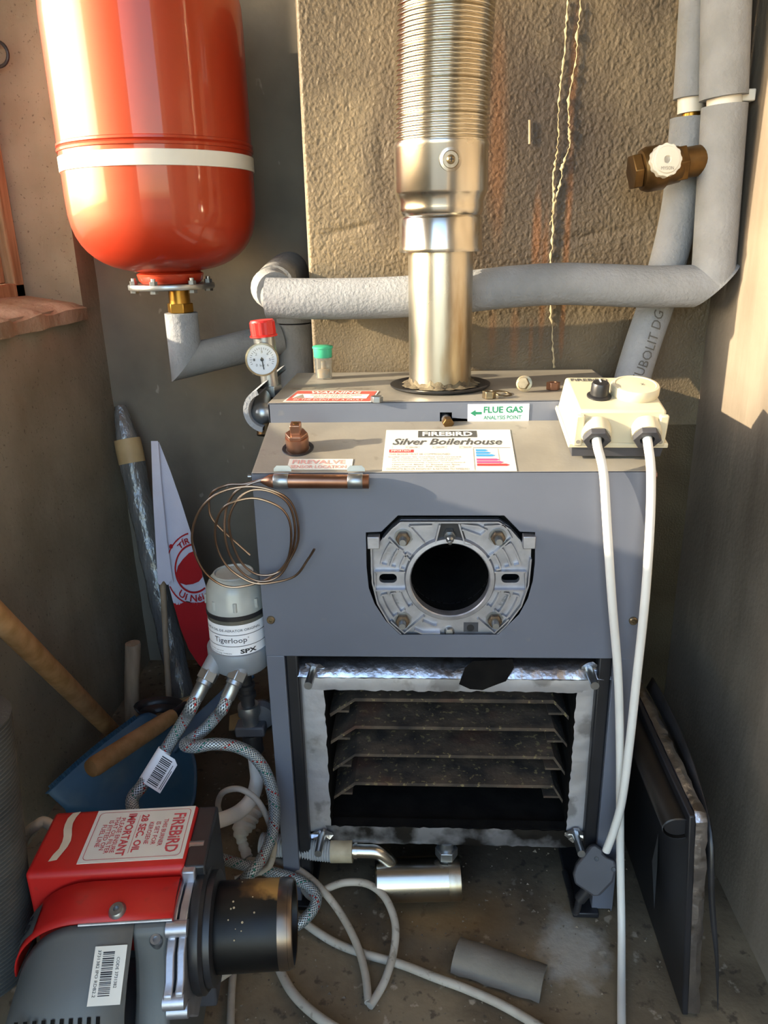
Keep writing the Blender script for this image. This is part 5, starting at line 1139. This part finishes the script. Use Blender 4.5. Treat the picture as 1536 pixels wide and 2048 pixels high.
# ================================================================== PANEL LEANING BY THE RIGHT WALL
def door_panel():
    nb = P(1378, 2030, Z=0); fb = P(1268, 1735, Z=0); h = .335; nt = P(1366, 1648, Z=h); ft = P(1262, 1345, Z=h)
    xb, xt = .372, .352; y0, y1 = .822, 1.20
    t = thing('boiler_door', 'black boiler door panel with foil-wrapped edge standing between boiler and right wall', 'panel', (xb, 1.0, 0))
    def q(x, y, z): return V(x+(xt-xb)*z/h, y, z)
    MB().hexa([q(xb-.006, y0, .001), q(xb+.003, y0, .001), q(xb+.003, y1, .001), q(xb-.006, y1, .001), q(xb-.006, y0+.02, h), q(xb+.003, y0+.02, h), q(xb+.003, y1, h), q(xb-.006, y1, h)]).build('plate', black, t, bevel=.002)
    # foil faced insulation: crinkled slab on the wall side
    mb = MB(); n = 50; pth = []
    for i in range(n+1):
        f = i/n
        if f < .45: u = f/.45; pth.append((y0+.004+.018*u, .002+(h-.004)*u))
        else: u = (f-.45)/.55; pth.append((y0+.022+(y1-y0-.03)*u, h+.001))
    for (y, z) in pth:
        w = .016+random.uniform(-.0015, .0015)
        for dx, dz in ((.003, -.006), (.003, .0015), (.003+w*.5, .003), (.003+w, .0005), (.003+w, -.01)): mb.v.append(q(xb+dx, y+(-dz if z < h else 0)+random.uniform(-.0012, .0012), min(z, h)+(dz if z >= h else 0)+random.uniform(-.0012, .0012)))
    mb.f = [(i*5+j, (i+1)*5+j, (i+1)*5+j+1, i*5+j+1) for i in range(n) for j in range(4)]; mb.build('foil_edge', foil_c, t, angle=30)
    MB().hexa([q(xb+.003, y0+.012, .004), q(xb+.0185, y0+.012, .004), q(xb+.0185, y1, .004), q(xb+.003, y1, .004), q(xb+.003, y0+.03, h-.006), q(xb+.0185, y0+.03, h-.006), q(xb+.0185, y1, h-.006), q(xb+.003, y1, h-.006)]).build('insulation', mat('mineral_wool', '#3b362e', '#5a5140', 40, .95), t)
    # black gasket peeling off behind
    mb = MB(); pts = [(y1-.05, h+.012, .024), (1.05, h+.004, .030), (.95, h-.01, .030), (.86, h-.05, .030), (.83, h-.14, .036), (.815, .12, .046), (.80, .04, .052)]
    sp = spline([V(xt+dx, y, z) for y, z, dx in pts], 5); vs = []
    for i, p in enumerate(sp): w = .010*(1-(i/len(sp))**3); vs += [p+V(-w*.4, 0, -w), p+V(w*.4, 0, w)]
    mb.add(vs, [(i*2, i*2+1, i*2+3, i*2+2) for i in range(len(sp)-1)]); o = mb.build('gasket', blackpl, t); so = o.modifiers.new('thickness', 'SOLIDIFY'); so.thickness = .003
    # folded pocket along the top, open at the near end
    p0 = q(xb-.016, y0+.028, h-.028); p1 = q(xb-.016, y1-.01, h-.028)
    MB().tube([p0, p1], .0205, 24, caps=False, flat=.75).build('rolled_lip', mat('brown_black_steel', '#2c2723', '#3a332b', 9, .42, .5), t)
    MB().tube([p0+V(0, -.001, 0), p0+V(0, .002, 0)], .0215, 24, caps=False, flat=.75).build('lip_rim', zinc, t)
    MB().tube([p0+V(0, .004, 0), p1], .0180, 24, flat=.75).build('lip_inside', black, t)
    s0 = q(xb-.0075, y0+.14, .20); MB().add([s0, s0+V(0, -.012, -.05), s0+V(-.003, -.03, -.12), s0+V(-.002, .006, -.06)], [(0, 1, 2, 3)]).build('scuffed_flap', zinc, t)
door_panel()

# ================================================================== LAGGING OFFCUT ON THE FLOOR
def offcut():
    a = P(905, 1925, Z=.012); b = P(1082, 1985, Z=.012); d = (b-a); d.z = 0; d.normalize(); L = (b-a).length; back = V(-d.y, d.x, 0); mb = MB(); R0, R1 = .034, .026; m_ = 14; vs = []
    n2 = 10
    for i in range(n2+1):
        c = a+d*(L*i/n2)+back*.022; c.z = 0
        for rr in (R0, R1):
            for k in range(m_+1):
                an = R_(18+128*k/m_); wob = .0015*math.sin(i*1.9+k*.7)
                vs.append(c+back*(-(rr+wob)*math.cos(an))+V(0, 0, (rr)*math.sin(an)-.0085))
    w = 2*(m_+1)
    for i in range(n2):
        for k in range(m_):
            b0 = i*w; mb.f += [(b0+k, b0+k+1, b0+w+k+1, b0+w+k), (b0+m_+1+k, b0+w+m_+1+k, b0+w+m_+2+k, b0+m_+2+k)]
        for k in (0, m_): mb.f.append((i*w+k, (i+1)*w+k, (i+1)*w+m_+1+k, i*w+m_+1+k))
    for i in (0, n2):
        for k in range(m_): mb.f.append((i*w+k, i*w+k+1, i*w+m_+2+k, i*w+m_+1+k))
    mb.v = vs; tag(mb.build('lagging_offcut', mat('offcut_foam', '#7d766b', '#6c665c', 14, .9, bump=.4, bscale=150)), 'half-round grey lagging offcut lying on the floor', 'offcut')
offcut()

# ================================================================== TOOLS AND CLUTTER ON THE LEFT
def clutter():
    # plastic-wrapped roll
    a = P(240, 812, Y=1.755); b = P(366, 1398, Z=.02); t = thing('wrapped_roll', 'grey tube wrapped in clear film and tape leaning in the back corner', 'roll', tuple(b))
    at = lambda f: a.lerp(b, f)
    sp = [at(i/24) for i in range(25)]; rr = [.013+.016*min(1, i/3)+.0016*math.sin(i*1.7) for i in range(25)]
    MB().tube(sp, rr, 20).build('film', wrap, t)
    MB().tube([at(.11), at(.15), at(.19)], [.0305, .0312, .0305], 20).build('tape_band', masking, t)
    MB().tube([at(.985), at(1.0)], .0315, 20).build('end_cap', masking, t)
    # flag on a stick
    yf0, yf1 = 1.60, 1.50
    s0 = P(309, 884, Y=yf0); s1 = P(338, 1398, Y=yf1)
    t = thing('flag', 'white and red crested flag furled on a thin wooden stick', 'flag', tuple(s1))
    def Yat(py): return yf0+(yf1-yf0)*(py-884)/(1398-884)
    MB().tube([P(312, 900, Y=Yat(900)+.004), P(325, 1160, Y=Yat(1160)), P(338, 1398, Y=Yat(1398))], .0068, 10).build('stick', wood_pale, t)
    def FP(px, py, off=0.): return P(px, py, Y=Yat(py)-.012+.006*math.sin((px-300)*.06+py*.004)-off)
    def edge(tab, y):
        for (y0, x0), (y1, x1) in zip(tab, tab[1:]):
            if y0 <= y <= y1: return x0+(x1-x0)*(y-y0)/(y1-y0)
        return tab[-1][1] if y > tab[-1][0] else tab[0][1]
    Lt = [(884, 312), (1000, 318), (1090, 326), (1165, 336), (1200, 345), (1260, 362), (1300, 378), (1330, 398), (1345, 415)]
    Rt = [(884, 318), (940, 340), (1000, 361), (1060, 380), (1140, 402), (1200, 420), (1260, 432), (1345, 440)]
    def sheet(y0, y1, name, m, nr=40, nc=14, lt=Lt, rt=Rt, off=0.):
        mb = MB()
        for i in range(nr+1):
            y = y0+(y1-y0)*i/nr; l, r_ = edge(lt, y), edge(rt, y)
            for j in range(nc+1): mb.v.append(FP(l+(r_-l)*j/nc, y+(4*math.sin(j*.9) if i == nr else 0), off))
        k = nc+1; mb.f = [(i*k+j, (i+1)*k+j, (i+1)*k+j+1, i*k+j+1) for i in range(nr) for j in range(nc)]; return mb.build(name, m, t, angle=180)
    sheet(884, 1206, 'cloth', cloth_w); sheet(1205, 1345, 'red_field', cloth_r)
    sheet(882, 1166, 'sleeve', cloth_w, lt=[(882, 302), (1000, 306), (1166, 316)], rt=[(882, 316), (960, 322), (1080, 334), (1166, 346)], off=.012)
    cx, cy = 388, 1137
    def arcband(r0, r1, a0, a1, name, m, n=60, sq=.78):
        runs = [[]]
        for i in range(n+1):
            a = R_(a0+(a1-a0)*i/n); pts = [(cx+r*sq*math.cos(a), cy+r*math.sin(a)) for r in (r0, r1)]
            if all(edge(Lt, y) < x < edge(Rt, y) and x > 330 for x, y in pts): runs[-1].append(pts)
            elif runs[-1]: runs.append([])
        for rn in runs:
            if len(rn) < 2: continue
            mb = MB(); mb.add([FP(x, y, .003) for pts in rn for x, y in pts], [(i*2, i*2+1, i*2+3, i*2+2) for i in range(len(rn)-1)]); mb.build(name, m, t)
    arcband(70, 73, 0, 360, 'crest_ring', cloth_r); arcband(46, 50, 0, 360, 'crest_ring', cloth_r)
    hand = [(352, 1148), (356, 1132), (366, 1118), (378, 1106), (388, 1102), (392, 1112), (396, 1122), (400, 1132), (404, 1142), (405, 1154), (398, 1163), (386, 1168), (372, 1170), (360, 1166)]
    mb = MB(); mb.add([FP(x, y, .003) for x, y in hand], [tuple(range(len(hand)))]); mb.build('crest_hand', cloth_r, t)
    def arctext(sx, r, a0, a1, h, name, flip=False):
        mb = MB()
        def w(x, y, z):
            a = R_(a0+(a1-a0)*x); rr = r+(h*y if not flip else -h*y); return FP(cx+rr*.78*math.cos(a), cy+rr*math.sin(a), .0035)
        text(mb, sx, None, 0, 0, 1, 1, warp=w, bold=.02); mb.build(name, cloth_r, t)
    arctext('TÍR', 52, 226, 258, 15, 'crest_lettering'); arctext('Uí Néi', 67, 128, 66, 14, 'crest_lettering', True)
    mb = MB(); mb.add([FP(342+4*math.cos(k*.785), 1093+5*math.sin(k*.785), .0035) for k in range(8)], [tuple(range(8))]); mb.build('crest_dot', cloth_r, t)
    # broom handle
    b = P(232, 1470, Z=.03); a = P(0, 1238, Y=.98); d = (a-b).normalized(); tag(MB().tube([b, b.lerp(a, .5), a, a+d*.25], [.0175, .018, .018, .018], 20).build('broom_handle', wood), 'long wooden broom handle slanting in from the left edge', 'handle')
    # short upright handle
    b = P(262, 1432, Z=.03); a = P(266, 1286, Y=b.y+.02); tag(MB().tube([b-V(0, 0, .03), b.lerp(a, .5), a-V(0, 0, .002), a], [.0175, .017, .0172, .0155], 20).build('wooden_stake', wood_pale), 'short weathered wooden stake standing upright by the back wall', 'stake')
    # blue dustpan
    A = P(97, 1588, Z=.055); Bq = P(280, 1436, Z=.13); Cq = P(350, 1462, Z=.12); D = P(388, 1535, Z=.085); E_ = P(385, 1600, Z=.06); G = P(240, 1680, Z=.02); 
    t = thing('dustpan', 'dusty blue plastic dustpan with toothed rim behind the red burner', 'dustpan', tuple(G))
    rim = spline([A, P(190, 1505, Z=.095), Bq, P(318, 1440, Z=.13), Cq, P(375, 1495, Z=.10), D, E_, P(365, 1635, Z=.05)], 6); cen = P(250, 1600, Z=.04)
    mb = MB(); n = len(rim)
    for p in rim:
        q = p.lerp(cen, .18)+V(0, 0, -.035); mb.v += [p+(p-cen).normalized()*.006, p, q]
    mb.v.append(V(cen.x, cen.y, .012)); ci = len(mb.v)-1
    for i in range(n-1):
        for j in range(2): mb.f.append((i*3+j, (i+1)*3+j, (i+1)*3+j+1, i*3+j+1))
        mb.f.append((i*3+2, (i+1)*3+2, ci))
    q = P(150, 1690, Z=.012); mb.v.append(q); mb.f += [(2, ci, ci+1), ((n-1)*3+2, ci+1, ci)]
    o = mb.build('pan', bluepl, t, angle=50); so = o.modifiers.new('thickness', 'SOLIDIFY'); so.thickness = .003
    r2 = spline([A, P(190, 1505, Z=.095), Bq], 18)
    for i, p in enumerate(r2[2:-1]):
        dn = V(.0, -.5, -.8).normalized(); MB().box((-.002, -.0025, -.002), (.002, .0025, .007), axisM(p+V(-.004, 0, .003), V(-.6, .2, .75))).build('tooth', bluepl, t)
    ha, hb = P(356, 1482, Z=.115), P(500, 1345, Z=.20); M = axisM(ha, hb-ha, V(0, -.5, 1)); L = (hb-ha).length
    MB().prism(rrect(.030, .010, .004, 4), M, -.02, L).build('handle', bluepl, t, bevel=.001)
    # trowel with a wooden handle resting across the dustpan
    a = P(190, 1532, Z=.175); b = P(345, 1432, Z=.150); c = P(372, 1412, Z=.145); t = thing('trowel', 'black-bladed trowel with turned wooden handle lying across the dustpan', 'trowel', tuple(b))
    d = (b-a).normalized(); L = (b-a).length; M = axisM(a, d)
    MB().lathe([(.010, -.012), (.016, -.010), (.0185, 0), (.0180, L*.4), (.0170, L*.8), (.0145, L)], M, 24).build('handle', wood, t)
    MB().tube([b-d*.005, b+d*.02, c], [.0135, .012, .011], 16).build('ferrule', blackpl, t)
    MB().tube([c+d*.0, c+d*.028], .0125, 14).build('tang_wood', wood, t)
    mb = MB(); bc = P(318, 1410, Z=.13); 
    for i in range(13):
        a_ = R_(-30+240*i/12)
        for rr, zz in ((.055, 0.), (.045, -.016), (.012, -.024)): mb.v.append(bc+V(rr*math.cos(a_), rr*.62*math.sin(a_), zz))
    mb.f = [(i*3+j, (i+1)*3+j, (i+1)*3+j+1, i*3+j+1) for i in range(12) for j in range(2)]; o = mb.build('blade', blackpl, t); so = o.modifiers.new('thickness', 'SOLIDIFY'); so.thickness = .003
    # ribbed mat rolled up at the left edge
    t = thing('ribbed_mat_roll', 'rolled grey ribbed mat standing at the left edge beside the burner', 'mat', (-.60, .70, 0))
    top = P(-118, 1440, Y=.74); bot = P(-70, 1800, Y=.72); d = (bot-top).normalized(); M = axisM(bot+d*.1, -d); Lr = (bot-top).length+.1; prof = []; z = 0
    while z < Lr: prof += [(.0715, z), (.0750, z+.0016), (.0750, z+.0034), (.0715, z+.0050)]; z += .0058
    MB().lathe(prof, M, 40).build('roll', ribbed, t)
    MB().lathe([(.045, Lr), (.05, Lr+.004), (.07, Lr)], M, 32, caps=False).build('roll_end', ribbed, t)
    # debris behind the valve stack
    t = thing('cardboard_offcut', 'small torn piece of tan cardboard on the floor behind the valve stack', 'cardboard', tuple(P(520, 1440, Z=.01)))
    MB().prism([(-.05, -.03), (.04, -.035), (.06, .02), (.0, .04), (-.045, .025)], Matrix.Translation(P(500, 1440, Z=.012)) @ Matrix.Rotation(.3, 4, 'Z'), 0, .004).build('sheet', masking, t)
    # grit swept over the floor, too fine to count
    mb = MB()
    for i in range(900):
        x = random.uniform(-.55, .36); y = random.uniform(.70, 1.35)
        s = random.uniform(.0008, .0028)*(1 if random.random() < .93 else 2); p = V(x, y, .0012); a = random.uniform(0, 6.28)
        vs = [p+V(s*math.cos(a+k*2.09)*random.uniform(.6, 1.3), s*math.sin(a+k*2.09)*random.uniform(.6, 1.3), 0) for k in range(3)]+[p+V(0, 0, s*.8)]
        mb.add(vs, [(0, 1, 3), (1, 2, 3), (2, 0, 3)])
    o = mb.build('floor_grit', dust_m, smooth=False); o['label'] = 'dark grit and flakes scattered over the floor'; o['category'] = 'grit'; o['kind'] = 'stuff'
clutter()
